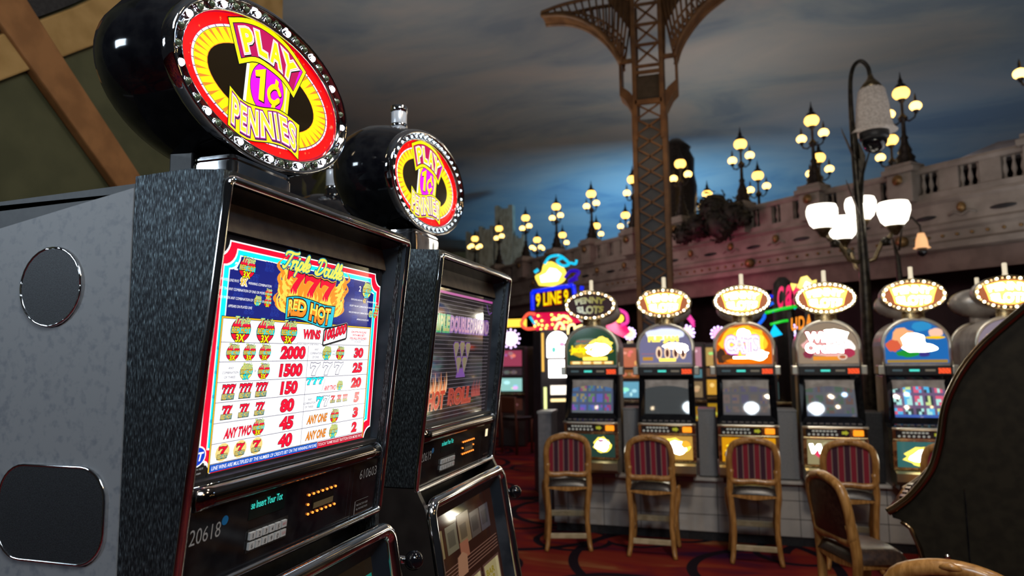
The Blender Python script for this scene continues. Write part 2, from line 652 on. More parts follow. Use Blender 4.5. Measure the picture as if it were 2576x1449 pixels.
m = MB(loc_T(BL))
sweep(m, [(0.11, 5.17), (0.13, 5.12), (0.09, 5.06), (-0.09, 5.06), (-0.13, 5.12), (-0.11, 5.17)], CREAM)
m.build('handrail', bal)
m = MB(loc_T(BL))
sweep(m, [(0.09, 4.66), (0.09, 4.55), (-0.09, 4.55), (-0.09, 4.66)], CREAM)
m.build('plinth_course', bal)
# arc-length samples
D = [0]
for i in range(1, len(RC)):
    D.append(D[-1] + (RC[i] - RC[i - 1]).length)


def at_s(s_):
    for i in range(1, len(RC)):
        if D[i] >= s_:
            q = (s_ - D[i - 1]) / (D[i] - D[i - 1])
            p = RC[i - 1] * (1 - q) + RC[i] * q
            d = (RC[i] - RC[i - 1]).normalized()
            return p, d
    return RC[-1], (RC[-1] - RC[-2]).normalized()


def s_of(x):
    for i in range(1, len(RC)):
        if RC[i].x >= x:
            q = (x - RC[i - 1].x) / (RC[i].x - RC[i - 1].x)
            return D[i - 1] + q * (D[i] - D[i - 1])
    return D[-1]


ROW1X = [-9.59, -7.94, -6.42, -4.97, -3.55, -2.14, -0.77, 0.67, 2.07, 3.51, 5.15]
bm_ = MB()
bm_.lathe([(0.035, 0), (0.035, 0.04), (0.02, 0.07), (0.045, 0.16), (0.02, 0.30), (0.03, 0.36), (0.035, 0.40)], CREAM, seg=8)
bproto = bm_.build('baluster', bal)
first = True
pm = MB()
for i in range(len(ROW1X) - 1):
    a, b = s_of(ROW1X[i]), s_of(ROW1X[i + 1])
    for k in range(3):
        s0 = a + (b - a) * (0.20 + 0.30 * k)
        p, d = at_s(s0 + (b - a) * 0.15 if k < 2 else s0)
        # solid pier between openings
        if k < 2:
            ang = atan2(d.y, d.x)
            mbp = MB(lambda v_, p=p, ang=ang: Matrix.Rotation(ang, 3, 'Z') @ v_ + Vector((p.x, p.y, 0)) - BL)
            mbp.box((0, 0, 4.86), (0.32, 0.14, 0.42), CREAM)
            mbp.build('pier', bal)
        for j in (-1, 0, 1):
            p2, _ = at_s(s0 + j * 0.13)
            if p2.x < -5.5:
                continue
            if first:
                bproto.location = Vector((p2.x, p2.y, 4.66)) - BL
                first = False
            else:
                inst(bproto, 'baluster', bal, Vector((p2.x, p2.y, 4.66)) - BL)

# pedestals with gilt roundels
for i, x in enumerate(ROW1X):
    p, d = at_s(s_of(x))
    ang = atan2(d.y, d.x)
    o = MB(lambda v_, p=p, ang=ang: Matrix.Rotation(ang, 3, 'Z') @ v_ + Vector((p.x, p.y, 0)) - BL)
    o.box((0, -0.06, 4.83), (0.46, 0.42, 0.56), CREAM)
    o.box((0, -0.06, 5.16), (0.60, 0.54, 0.10), CREAM)
    o.box((0, -0.06, 5.25), (0.50, 0.46, 0.09), CREAM)
    ped = o.build('pedestal', bal, bevel=0.012)
    o2 = MB(lambda v_, p=p, ang=ang: Matrix.Rotation(ang, 3, 'Z') @ v_ + Vector((p.x, p.y, 0)) - BL)
    o2.lathe([(0.10, -0.33), (0.09, -0.31), (0.06, -0.30), (0.05, -0.27)], GOLDLEAF, (0, 0, 4.98), 14, ax='y')
    rd = o2.build('roundel', ped)
    if x < -6:
        continue
# gilt masks, swags and dark ovals on the fascia
orn = bpy.data.objects.new('trim_6', None)
COL.objects.link(orn)
orn.location = (0.86, 16.1, 4.2)
orn['kind'] = 'structure'
OB = Vector((0.86, 16.1, 4.2))
for i in range(26):
    s_ = s_of(-6.0) + i * 0.62
    p, d = at_s(s_)
    ang = atan2(d.y, d.x)
    TT = lambda v_, p=p, ang=ang: Matrix.Rotation(ang, 3, 'Z') @ v_ + Vector((p.x, p.y, 0)) - OB
    o = MB(TT)
    if i % 2 == 0:
        o.lathe([(0.075, -0.06), (0.07, -0.10), (0.03, -0.13)], GOLDLEAF, (0, 0, 4.32), 10, sy=1.25, ax='y')
        o.build('gilt_mask', orn)
        o = MB(TT)
        o.tube([(-0.22, -0.07, 4.20), (-0.12, -0.08, 4.25), (0, -0.09, 4.18), (0.12, -0.08, 4.25), (0.22, -0.07, 4.20)], 0.018, CREAM, 6)
        o.build('scroll', orn)
    else:
        o.lathe([(0.20, -0.055), (0.19, -0.062)], BLACKM, (0, 0, 4.22), 14, sy=0.2, ax='y')
        o.build('oval_slot', orn)
for i in range(44):
    p, d = at_s(s_of(-3.0) + i * 0.24)
    ang = atan2(d.y, d.x)
    o = MB(lambda v_, p=p, ang=ang: Matrix.Rotation(ang, 3, 'Z') @ v_ + Vector((p.x, p.y, 0)) - OB)
    big = (i % 14 == 7)
    o.lathe([(0.11 if big else 0.03, -0.045), (0.09 if big else 0.026, -0.07 if not big else -0.16), (0.01, -0.08 if not big else -0.18)], GOLDLEAF, (0, 0, 3.86), 10, ax='y')
    o.build('gilt_rosette', orn)

# dark upper roofs on the far right
m = MB(loc_T(Vector((6.2, 15.0, 4.6))))
m.prism([(4.2, 4.55), (4.2, 5.35), (5.2, 5.75), (9.0, 6.1), (9.0, 4.55)], 14.6, 15.0, DARKW, ax='y')
rf = m.build('roof', None, (6.2, 15.0, 4.6))
tag(rf, 'dark pitched roof rising behind the balustrade at the right edge', 'roof')


# ------------------------------------------------------------------ candelabra on the balcony
GLOBE = mat('lamp_globe', (0.8, 0.6, 0.3), 0.5, 0, (1.0, 0.56, 0.11), 2.9)
GLOBES = mat('small_lamp_globe', (0.8, 0.6, 0.3), 0.5, 0, (1.0, 0.62, 0.18), 3.8)


def candelabrum(arms=2):
    t = thing('candelabrum', 'x', 'lamp')
    b = MB()
    b.lathe([(0.19, 0), (0.19, 0.05), (0.15, 0.09), (0.17, 0.16), (0.11, 0.24), (0.12, 0.30), (0.07, 0.42), (0.055, 0.50), (0.075, 0.54), (0.04, 0.60), (0.035, 0.84), (0.06, 0.87), (0.09, 0.93), (0.05, 0.98), (0.025, 1.02), (0.025, 1.22), (0.06, 1.27), (0.075, 1.30)], DKIRON, seg=12)
    b.build('stem', t)
    for k in range(arms):
        a = 2 * pi * k / arms
        c, s_ = cos(a), sin(a)
        q = MB()
        q.tube([(0.03 * c, 0.03 * s_, 0.90), (0.12 * c, 0.12 * s_, 0.84), (0.22 * c, 0.22 * s_, 0.88), (0.25 * c, 0.25 * s_, 0.96)], 0.018, DKIRON, 6)
        q.lathe([(0.02, 0.94), (0.05, 0.99), (0.055, 1.01)], DKIRON, (0.25 * c, 0.25 * s_, 0), 8)
        ar = q.build('arm', t)
        q = MB()
        q.ball((0.25 * c, 0.25 * s_, 1.085), 0.105, GLOBES, 12, 8, sz=0.85)
        q.build('small_globe', ar)
        q = MB()
        q.lathe([(0.055, 1.14), (0.04, 1.17), (0.022, 1.22), (0.024, 1.25), (0.004, 1.34)], DKIRON, (0.25 * c, 0.25 * s_, 0), 8)
        q.build('small_cap', ar)
    g = MB()
    g.ball((0, 0, 1.42), 0.150, GLOBE, 14, 8, sz=0.85)
    g.build('globe', t)
    g = MB()
    g.lathe([(0.10, 1.50), (0.115, 1.52), (0.085, 1.58), (0.04, 1.62), (0.045, 1.66), (0.02, 1.72), (0.004, 1.84)], DKIRON, seg=10)
    g.build('cap', t)
    return t


C2, C4 = candelabrum(2), candelabrum(4)
used = set()


def place_cand(src, x, y, z, rz, label, group, sc=1.0):
    if src.name in used:
        o = copy_tree(src)
    else:
        o = src
        used.add(src.name)
    o.location = (x, y, z)
    o.rotation_euler = (0, 0, rz)
    o.scale = (sc, sc, sc)
    o['label'] = label
    o['group'] = group
    return o


L1 = ['leftmost tall lamp of five globes, in front of the yellow painted dome',
      'tall lamp with three globes beside the pale painted towers',
      'tall lamp with three globes against deep blue sky, right of the painted towers',
      'tall lamp with three globes above the blue neon sign and its cyan swirl',
      'tall lamp with three globes standing alone on the brightest blue sky',
      'tall lamp half hidden by the left edge of the lattice column',
      'tall lamp in front of the dark statue mass right of the lattice column',
      'tall lamp on the pedestal right of the dark shrubs, left of the plain rail',
      'tall lamp on the balcony pedestal directly left of the arched street lamp',
      'highest tall lamp, on the big pedestal right of the hanging bell shade',
      'tall lamp beyond the last pedestal at the right edge of the picture']
for i, x in enumerate(ROW1X):
    p, d = at_s(s_of(x))
    place_cand(C4 if i == 0 else C2, p.x, p.y, 5.295, atan2(d.y, d.x) + (0.6 if i == 0 else 0.0), L1[i], 'tall lamps on the balcony pedestals')
ROW2 = [(-6.86, 26.13), (-5.65, 25.43), (-4.08, 24.03), (-2.83, 22.5), (-0.15, 20.31), (1.16, 18.59), (2.48, 17.34), (3.82, 16.38)]
L2 = ['small far lamp with five globes low between two tall lamps, left part of balcony',
      'far lamp just right of the tall one above the neon sign',
      'far lamp whose globes glow around the foot of the tall lamp on bright sky',
      'far lamp directly left of the lattice column, lower of the two there',
      'far lamp rising from behind the dark round shrubs',
      'far lamp standing low behind the rail, right of the shrub pedestal lamp',
      'far lamp whose globes sit at the foot of the lamp left of the street lamp',
      'far lamp between the arched street lamp and the highest lamp']
for i, (x, y) in enumerate(ROW2):
    place_cand(C4 if i == 0 else C2, x, y, 5.06, radians(-40), L2[i], 'far lamps behind the balustrade')
# floor of the terrace they stand on
m = MB()
sweep(m, [(-0.1, 5.0), (-0.1, 5.06), (-4.5, 5.06), (-4.5, 5.0)], DARKW)
struct(m.build('floor_terrace'))

# ------------------------------------------------------------------ painted skyline (flat scenery) at far left
m = MB()
YEL = noisy(mat('ochre_wall', (0.30, 0.20, 0.07), 0.8), (0.25, 0.16, 0.055), (0.34, 0.23, 0.09), nscale=1.5)
m.box((-13.2, 30.9, 5.99), (4.4, 0.6, 1.82), YEL)
pr = [(4.2 * cos(radians(a)) - 13.4, 6.0 + 1.7 * sin(radians(a))) for a in range(0, 181, 12)]
m.prism([(p[0], p[1]) for p in pr], 31.2, 31.6, paint((0.16, 0.13, 0.10), 0.8), ax='y')
o = m.build('domed_building')
tag(o, 'ochre building with a grey dome behind the leftmost balcony lamps', 'building')
m = MB()
TW = noisy(mat('pale_tower', (0.35, 0.33, 0.24), 0.8), (0.28, 0.26, 0.18), (0.42, 0.40, 0.30), scale=(4, 4, 1), nscale=3)
for x, w_, h in ((-9.05, 0.85, 8.6), (-8.35, 0.5, 7.2), (-9.9, 0.7, 7.7), (-10.6, 0.55, 7.5)):
    m.prism([(x - w_ / 2, 5.07), (x + w_ / 2, 5.07), (x + w_ / 2, h), (x + w_ / 4, h), (x + w_ / 4, h - 0.15), (x - w_ / 4, h - 0.15), (x - w_ / 4, h), (x - w_ / 2, h)], 28.6, 29.0, TW, ax='y')
o = m.build('cathedral')
tag(o, 'pale twin towered cathedral silhouette right of the ochre dome', 'building')


# ------------------------------------------------------------------ shrubs / statue
def shrub(name, blobs, label, n=260, mat_=LEAF, cat='shrub', sz=0.1):
    c = Vector(blobs[0][0])
    m = MB(loc_T(c))
    rnd = random.Random(len(label))
    for (b, r) in blobs:
        b = Vector(b)
        m.ball(b, r * 0.82, mat_, 10, 7)
        for k in range(n):
            d = Vector((rnd.gauss(0, 1), rnd.gauss(0, 1), rnd.gauss(0, 1))).normalized()
            p = b + d * r * rnd.uniform(0.7, 1.08)
            u = d.orthogonal().normalized() * sz * rnd.uniform(0.6, 1.2)
            v = (d.cross(u).normalized() + d * 0.5) * sz * rnd.uniform(0.6, 1.3)
            m.add([p - u * 0.4, p + v * 0.5 - u * 0.1, p + u * 0.6, p - v * 0.6], [(0, 1, 2, 3)], mat_)
    o = m.build(name, None, c)
    return tag(o, label, cat)


shrub('shrub', [((0.02, 16.5, 5.25), 0.42), ((0.42, 16.1, 5.0), 0.36), ((-0.35, 16.7, 4.90), 0.36), ((-0.72, 16.9, 4.75), 0.26), ((0.15, 16.2, 4.80), 0.42), ((0.62, 15.85, 4.85), 0.2)], 'dark rounded shrubs spilling over the balcony front right of the lattice column')
# equestrian style dark statue block
m = MB(loc_T(Vector((-0.95, 18.2, 5.0))))
m.lathe([(0.62, 5.0), (0.60, 5.5), (0.50, 5.6), (0.55, 6.5), (0.48, 6.9), (0.50, 7.3), (0.38, 7.55), (0.42, 7.65), (0.15, 7.9)], DKIRON, (-0.95, 19.3, 0), 12)
o = m.build('statue', None, (-0.95, 18.2, 5.0))
tag(o, 'tall dark statue mass behind the lamp right of the lattice column', 'statue')

# ------------------------------------------------------------------ lattice column
col = thing('lattice_column', 'tall rust coloured iron lattice tower leg flaring into open arches', 'column', (-1.08, 12.7, 0))


def cT(p):
    return p


m = MB()
m.box((0, 0.02, 3.1), (0.50, 0.42, 6.2), PANELB)
m.build('infill_panel', col)
for sx in (-1, 1):
    for sy in (-1, 1):
        m = MB()
        m.box((sx * 0.275, sy * 0.22, 3.2), (0.085, 0.085, 6.4), EIFFEL)
        m.build('corner_post', col, bevel=0.006)
mx = MB()
for k in range(22):
    z = 0.1 + k * 0.29
    for (a, b) in ((-1, 1), (1, -1)):
        mx.add([(a * 0.23, -0.20, z), (a * 0.23, -0.20, z + 0.035), (b * 0.23, -0.20, z + 0.325), (b * 0.23, -0.20, z + 0.29),
                (a * 0.23, -0.23, z), (a * 0.23, -0.23, z + 0.035), (b * 0.23, -0.23, z + 0.325), (b * 0.23, -0.23, z + 0.29)],
               [(0, 1, 2, 3), (7, 6, 5, 4), (0, 4, 5, 1), (1, 5, 6, 2), (2, 6, 7, 3), (3, 7, 4, 0)], EIFFEL)
mx.build('lattice', col)
# capital zone 6.2 - 7.4
m = MB()
for sx in (-1, 1):
    m.prism([(sx * 0.23, 6.0), (sx * 0.30, 6.35), (sx * 0.44, 6.62), (sx * 0.54, 6.72), (sx * 0.54, 7.42), (sx * 0.50, 7.42), (sx * 0.50, 6.9), (sx * 0.36, 6.78), (sx * 0.23, 6.6)], -0.20, 0.20, EIFFEL, ax='y')
    m.box((sx * 0.25, -0.23, 7.2), (0.08, 0.10, 2.8), EIFFEL)
    m.box((sx * 0.25, 0.20, 7.2), (0.08, 0.10, 2.8), EIFFEL)
    m.box((sx * 0.40, -0.18, 7.38), (0.26, 0.06, 0.08), EIFFEL)
m.box((0, -0.24, 6.52), (0.50, 0.08, 0.09), EIFFEL)
m.box((0, -0.24, 7.10), (0.50, 0.06, 0.06), EIFFEL)
m.box((0, -0.24, 7.22), (0.50, 0.06, 0.05), EIFFEL)
m.box((0, -0.17, 6.80), (0.42, 0.04, 0.52), noisy(mat('dark_panel', (0.05, 0.035, 0.015), 0.6), (0.045, 0.03, 0.012), (0.06, 0.04, 0.02), nscale=9))
m.build('capital', col, bevel=0.005)
m = MB()
for k in range(4):
    z = 7.26 + k * 0.40
    for (a, b) in ((-1, 1), (1, -1)):
        m.add([(a * 0.20, -0.22, z), (a * 0.20, -0.22, z + 0.045), (b * 0.20, -0.22, z + 0.40), (b * 0.20, -0.22, z + 0.355),
               (a * 0.20, -0.26, z), (a * 0.20, -0.26, z + 0.045), (b * 0.20, -0.26, z + 0.40), (b * 0.20, -0.26, z + 0.355)],
              [(0, 1, 2, 3), (7, 6, 5, 4), (0, 4, 5, 1), (1, 5, 6, 2), (2, 6, 7, 3), (3, 7, 4, 0)], EIFFEL)
    m.box((0, -0.24, z + 0.38), (0.46, 0.05, 0.045), EIFFEL)
m.build('upper_lattice', col)
for sx, tipx, tipz in ((-1, 2.05, 8.62), (1, 1.75, 8.75)):
    lower = [(sx * 0.50, 7.36), (sx * 0.62, 7.66), (sx * 0.86, 8.02), (sx * 1.2, 8.32), (sx * 1.6, 8.50), (sx * tipx, tipz - 0.06)]
    upper = [(sx * 0.30, 8.6), (sx * 0.55, 8.72), (sx * 0.9, 8.76), (sx * 1.3, 8.74), (sx * 1.7, 8.70), (sx * tipx, tipz)]
    if sx > 0:
        lower = [(0.50, 7.36), (0.60, 7.66), (0.80, 7.98), (1.08, 8.28), (1.42, 8.52), (1.85, 8.80)]
        upper = [(0.30, 8.5), (0.50, 8.75), (0.8, 8.95), (1.1, 9.02), (1.5, 9.0), (1.9, 8.95)]
    lf, uf = curvefn(lower), curvefn(upper)
    m = MB()
    for yy in (-0.2, 0.2):
        m.tube([(lf(t / 20).x, yy, lf(t / 20).y) for t in range(21)], 0.045, EIFFEL, 6)
        m.tube([(uf(t / 20).x, yy, uf(t / 20).y) for t in range(21)], 0.04, EIFFEL, 6)
        m.tube([(lf(t / 20).x * 0.65 + uf(t / 20).x * 0.35, yy, lf(t / 20).y * 0.65 + uf(t / 20).y * 0.35) for t in range(21)], 0.022, EIFFEL, 6)
        for k in range(15):
            a, b = lf(k / 14), uf(k / 14)
            c_ = lf(min(1, (k + 1) / 14))
            m.tube([(a.x, yy, a.y), (b.x, yy, b.y)], 0.020, EIFFEL, 5)
            mid = a * 0.65 + b * 0.35
            m.tube([(mid.x, yy, mid.y), (c_.x, yy, c_.y)], 0.018, EIFFEL, 5)
    m.build('arch_bracket', col)
    m = MB()
    n = 12
    vv = [(lf(t / n).x, y_, lf(t / n).y) for t in range(n + 1) for y_ in (-0.2, 0.2)]
    m.add(vv, [(2 * i, 2 * i + 1, 2 * i + 3, 2 * i + 2) for i in range(n)], EIFFEL)
    m.build('arch_soffit', col)
    m = MB()
    m.prism([(sx * 0.26, 7.42), (sx * 0.32, 7.42), (sx * 0.34, 8.1), (sx * 0.55, 8.45), (sx * 0.75, 8.75), (sx * 0.26, 8.75)], -0.05, 0.05, EIFFEL, ax='y')
    m.build('gusset', col)

def catm3(P, sub):
    P = [Vector(p) for p in P]
    Q = [P[0] * 2 - P[1]] + P + [P[-1] * 2 - P[-2]]
    out = []
    for i in range(1, len(Q) - 2):
        for k in range(sub):
            t = k / sub
            a, b, c, d = Q[i - 1], Q[i], Q[i + 1], Q[i + 2]
            out.append(0.5 * ((2 * b) + (c - a) * t + (2 * a - 5 * b + 4 * c - d) * t * t + (3 * b - a - 3 * c + d) * t ** 3))
    out.append(P[-1])
    return out


# ------------------------------------------------------------------ street lamp with four bowls
BOWL = mat('white_bowl', (0.9, 0.9, 0.85), 0.5, 0, (1.0, 0.93, 0.78), 3.2)
IRON = noisy(mat('bronze_iron', (0.03, 0.025, 0.02), 0.4, 0.7), (0.02, 0.016, 0.013), (0.05, 0.042, 0.03), nscale=14)
IRONL = noisy(mat('aged_brass', (0.20, 0.15, 0.08), 0.35, 0.8), (0.14, 0.10, 0.05), (0.26, 0.2, 0.12), nscale=14)
sl = thing('street_lamp', 'tall dark bronze street lamp with four glowing white bowls', 'lamp', (1.69, 8.9, 0))
m = MB()
PP = catm3([(0, 0, 0), (0, 0, 1.5), (0.01, 0, 2.9), (-0.02, 0, 4.3), (-0.02, 0, 5.0), (0.02, 0, 5.28), (0.11, 0, 5.37), (0.19, 0, 5.28), (0.21, 0, 5.12)], 5)
m.tube(PP, [0.10 - 0.075 * min(1, p.z / 5.1) if k < 22 else 0.025 for k, p in enumerate(PP)], IRON, 12)
m.lathe([(0.2, 0), (0.2, 0.15), (0.12, 0.3), (0.1, 0.5)], IRON, seg=14)
m.build('post', sl)
for k, (z, dx, h) in enumerate(((4.55, -0.16, 0.5), (4.65, -0.05, 0.45), (3.9, -0.14, 0.5), (4.35, 0.03, 0.55))):
    m = MB()
    m.add([(0, -0.05, z - h), (dx, -0.05, z), (dx + 0.06, -0.07, z - h * 0.35), (0.03, -0.08, z - h * 1.2), (0, 0.03, z - h), (dx * 0.9, 0.0, z - 0.05)],
          [(0, 1, 2, 3), (4, 5, 2, 3), (0, 4, 5, 1)], IRON)
    m.build('leaf', sl)
m = MB()
m.tube([(0.03, 0, 3.6), (0.06, 0, 3.95), (0.14, 0, 4.2), (0.26, 0, 4.38)], [0.02, 0.014, 0.01, 0.004], IRON, 6)
m.build('tendril', sl)
for k, (c, s_) in enumerate(((-.43, -.08), (.37, .02), (-.15, .30), (.06, .26))):
    zb = (3.49, 3.49, 3.40, 3.62)[k]
    m = MB()
    m.tube([(0, 0, zb - 0.62), (c * 0.35, s_ * 0.35, zb - 0.58), (c * 0.6, s_ * 0.6, zb - 0.38), (c * 0.85, s_ * 0.85, zb - 0.32), (c, s_, zb - 0.22)], 0.026, IRONL, 8)
    m.lathe([(0.03, zb - 0.30), (0.09, zb - 0.21), (0.12, zb - 0.19)], IRONL, (c, s_, 0), 12)
    m.lathe([(0.05, zb - 0.42), (0.06, zb - 0.36), (0.02, zb - 0.32)], IRON, (c * 0.7, s_ * 0.7, 0), 8)
    ar = m.build('arm', sl)
    m = MB()
    m.lathe([(0.09, zb - 0.19), (0.145, zb - 0.13), (0.178, zb - 0.02), (0.178, zb + 0.04), (0.158, zb + 0.095), (0.150, zb + 0.095)], BOWL, (c, s_, 0), 20)
    m.build('bowl', ar)
m = MB()
FROST = noisy(mat('frosted_shade', (0.55, 0.50, 0.45), 0.4, 0, (1.0, 0.75, 0.6), 0.06), (0.42, 0.38, 0.34), (0.62, 0.57, 0.52), nscale=40)
m.lathe([(0.26, 4.46), (0.22, 4.50), (0.195, 4.60), (0.18, 4.80), (0.15, 4.98), (0.08, 5.06)], FROST, (0.21, 0, 0), 22)
sh = m.build('bell_shade', sl)
m = MB()
m.lathe([(0.14, 4.99), (0.09, 5.07), (0.04, 5.13), (0.02, 5.20)], IRONL, (0.21, 0, 0), 14)
m.build('shade_cap', sh)
m = MB()
m.lathe([(0.02, 4.20), (0.10, 4.24), (0.14, 4.32), (0.145, 4.36)], BLACK, (0.21, 0, 0), 18)
m.lathe([(0.145, 4.36), (0.165, 4.38), (0.165, 4.47)], BLACKM, (0.21, 0, 0), 18)
m.build('camera_dome', sh)

# far twin of it, at the right behind
s2 = thing('street_lamp', 'far thin dark street lamp with one small amber bell shade, by the right edge', 'lamp', (2.95, 12.6, 0))
m = MB()
m.tube([(0, 0, 0), (0, 0, 2.5), (-0.03, 0, 3.4), (-0.08, 0, 3.7)], [0.07, 0.06, 0.04, 0.01], IRON, 10)
m.tube([(0, 0, 3.5), (0.08, 0, 3.95), (0.22, 0, 4.05), (0.33, 0, 3.9), (0.34, 0, 3.78)], 0.018, IRON, 8)
m.build('post', s2)
m = MB()
m.lathe([(0.13, 3.52), (0.10, 3.54), (0.085, 3.66), (0.05, 3.77)], mat('amber_shade', (0.6, 0.4, 0.2), 0.5, 0, (1.0, 0.5, 0.22), 0.9), (0.34, 0, 0), 14)
m.build('bell_shade', s2)
m = MB()
m.lathe([(0.02, 3.38), (0.07, 3.42), (0.08, 3.52)], BLACK, (0.34, 0, 0), 12)
m.build('camera_dome', s2)
# ================================================================== NEAR SLOT MACHINES
TD = 0.11576


def doorT(wo=0.0):
    def T(p):
        u, v, w_ = p[0], p[1], p[2] + wo
        return Vector((u, -0.217 - v * sin(TD) - w_ * cos(TD), 2.053 + v * cos(TD) - w_ * sin(TD)))
    return T


TL = math.atan(0.17)


def lowT(wo=0.0):
    """lower door: v runs down from the hinge line, w outwards"""
    def T(p):
        u, v, w_ = p[0], p[1], p[2] + wo
        return Vector((u, -0.177 + v * sin(TL) - w_ * cos(TL), 1.466 + v * cos(TL) + w_ * sin(TL)))
    return T


# colours used on the glass
W_ = glow((1, 1, 1), 1.15)
RED = glow((1, 0.0, 0.035), 1.0)
CYAN = glow((0.0, 0.95, 1.0), 1.0)
NAVY = glow((0.006, 0.014, 0.22), 1.0)
NAVY2 = glow((0.015, 0.05, 0.42), 1.0)
YEL_ = glow((1, 0.93, 0.0), 1.1)
LEM = glow((0.93, 0.90, 0.12), 1.0)
ORA = glow((1, 0.30, 0.02), 1.0)
GLD = glow((1, 0.62, 0.03), 1.0)
BLK = glow((0.004, 0.004, 0.006), 0.4)
BLU = glow((0.0, 0.10, 0.62), 1.0)
DRED = glow((0.55, 0.0, 0.03), 1.0)
MAG = glow((0.85, 0.0, 0.95), 1.1)
CRIM = glow((0.62, 0.0, 0.11), 1.0)
PURP = glow((0.22, 0.0, 0.35), 1.0)
TEAL = glow((0.0, 0.30, 0.36), 1.0)
INKB = glow((0.03, 0.02, 0.12), 1.0)


def disc(mb, c, r, w_, kind='3X', detail=True):
    T0, HX, CX = mb.T, 1.24, c[0]
    mb.T = lambda p: T0(Vector((CX + (p[0] - CX) * HX, p[1], p[2])))
    x, y = c
    mb.ell(c, r * 1.02, r * 1.06, w_, BLK, 24)
    mb.ell(c, r * 0.95, r, w_ + .0002, RED if kind == '3X' else LEM, 24)
    if kind == '2X':
        mb.ell((x, y + r * 0.55), r * 0.55, r * 0.3, w_ + .0003, GLD, 16)
    mb.rect((x - r * 0.93, y - r * 0.36), (x + r * 0.93, y + r * 0.26), w_ + .0004, BLK)
    mb.rect((x - r * 0.95, y - r * 0.30), (x + r * 0.95, y + r * 0.20), w_ + .0005, CYAN)
    mb.text('RED HOT', (x - r * 0.90, y - r * 0.28, x + r * 0.90, y + r * 0.26), w_ + .0007, BLK, off=0.05, base=0.03)
    mb.text('RED HOT', (x - r * 0.90, y - r * 0.28, x + r * 0.90, y + r * 0.26), w_ + .0009, GLD, base=0.03)
    top = 'Triple' if kind == '3X' else 'Double'
    mb.text(top, (x - r * 0.72, y + r * 0.34, x + r * 0.82, y + r * 1.12), w_ + .0007, TEAL, off=0.05, base=0.01, shear=0.3)
    mb.text(top, (x - r * 0.72, y + r * 0.34, x + r * 0.82, y + r * 1.12), w_ + .0009, LEM, base=0.01, shear=0.3)
    mb.text(kind, (x - r * 0.42, y - r * 1.02, x + r * 0.48, y - r * 0.34), w_ + .0007, BLK, off=0.06, base=0.03)
    mb.text(kind, (x - r * 0.42, y - r * 1.02, x + r * 0.48, y - r * 0.34), w_ + .0009, YEL_ if kind == '3X' else CYAN, base=0.03)
    mb.T = T0


SEV = [(0, 1), (0, .62), (.08, .60), (.16, .74), (.30, .79), (.60, .72), (.38, .44), (.27, .20), (.24, 0), (.62, 0), (.64, .28), (.78, .55), (1.0, .84), (1.0, 1.0), (.86, .93), (.70, .92), (.42, 1.0), (.20, .96), (.12, 1.0)]


def grow(pts, d):
    """push an outline outwards"""
    n = len(pts)
    out = []
    A = sum(pts[i][0] * pts[(i + 1) % n][1] - pts[(i + 1) % n][0] * pts[i][1] for i in range(n))
    sg = 1 if A > 0 else -1
    for i in range(n):
        a, b, c = Vector(pts[i - 1][:2]), Vector(pts[i][:2]), Vector(pts[(i + 1) % n][:2])
        e1, e2 = (b - a).normalized(), (c - b).normalized()
        n1, n2 = Vector((e1.y, -e1.x)) * sg, Vector((e2.y, -e2.x)) * sg
        q = (n1 + n2)
        q = q.normalized() if q.length > 1e-6 else n1
        k = 1 / max(0.5, q.dot(n1))
        out.append(tuple(b + q * d * k))
    return out


def seven(mb, x, y, w, h, w_, fill, edge, ed=0.002, slant=0.0):
    P = [(x + a * w + slant * b * h, y + b * h) for a, b in SEV]
    mb.poly(grow(P, ed), w_, edge)
    mb.poly(P, w_ + .0003, fill)


def redhot_mini(mb, c, w, n, w_, flame=False):
    """small row of red sevens over a cyan ribbon"""
    x, y = c
    if flame:
        mb.ell((x, y + w * 0.05), w * 0.62, w * 0.55, w_ - .0001, glow((1, 0.75, 0.25), 1.0), 14)
    sw = w / (n + 0.6) * 1.3
    for i in range(n):
        sx = x + (i - (n - 1) / 2) * w * 0.30
        seven(mb, sx - sw * 0.45, y - w * 0.12, sw * 0.9, w * 0.52, w_ + .0002 * i, RED, BLK, w * 0.03)
    mb.rect((x - w * 0.46, y - w * 0.36), (x + w * 0.46, y - w * 0.04), w_ + .0010, BLK)
    mb.rect((x - w * 0.43, y - w * 0.32), (x + w * 0.43, y - w * 0.06), w_ + .0012, TEAL)
    mb.text('RED HOT', (x - w * 0.42, y - w * 0.32, x + w * 0.42, y - w * 0.06), w_ + .0015, GLD, base=0.03)


def tongue(mb, x, y, w, h, bend, w_, m_, seg=8):
    L, R = [], []
    for i in range(seg + 1):
        t = i / seg
        cx = x + bend * sin(t * pi * 1.1) * w * 1.6 + bend * t * w
        ww = w * (1 - t) ** 0.8 * (0.55 + 0.45 * sin(pi * min(1, t + .35)))
        L.append((cx - ww / 2, y + h * t))
        R.append((cx + ww / 2, y + h * t))
    mb.poly(L + R[::-1][1:], w_, m_)


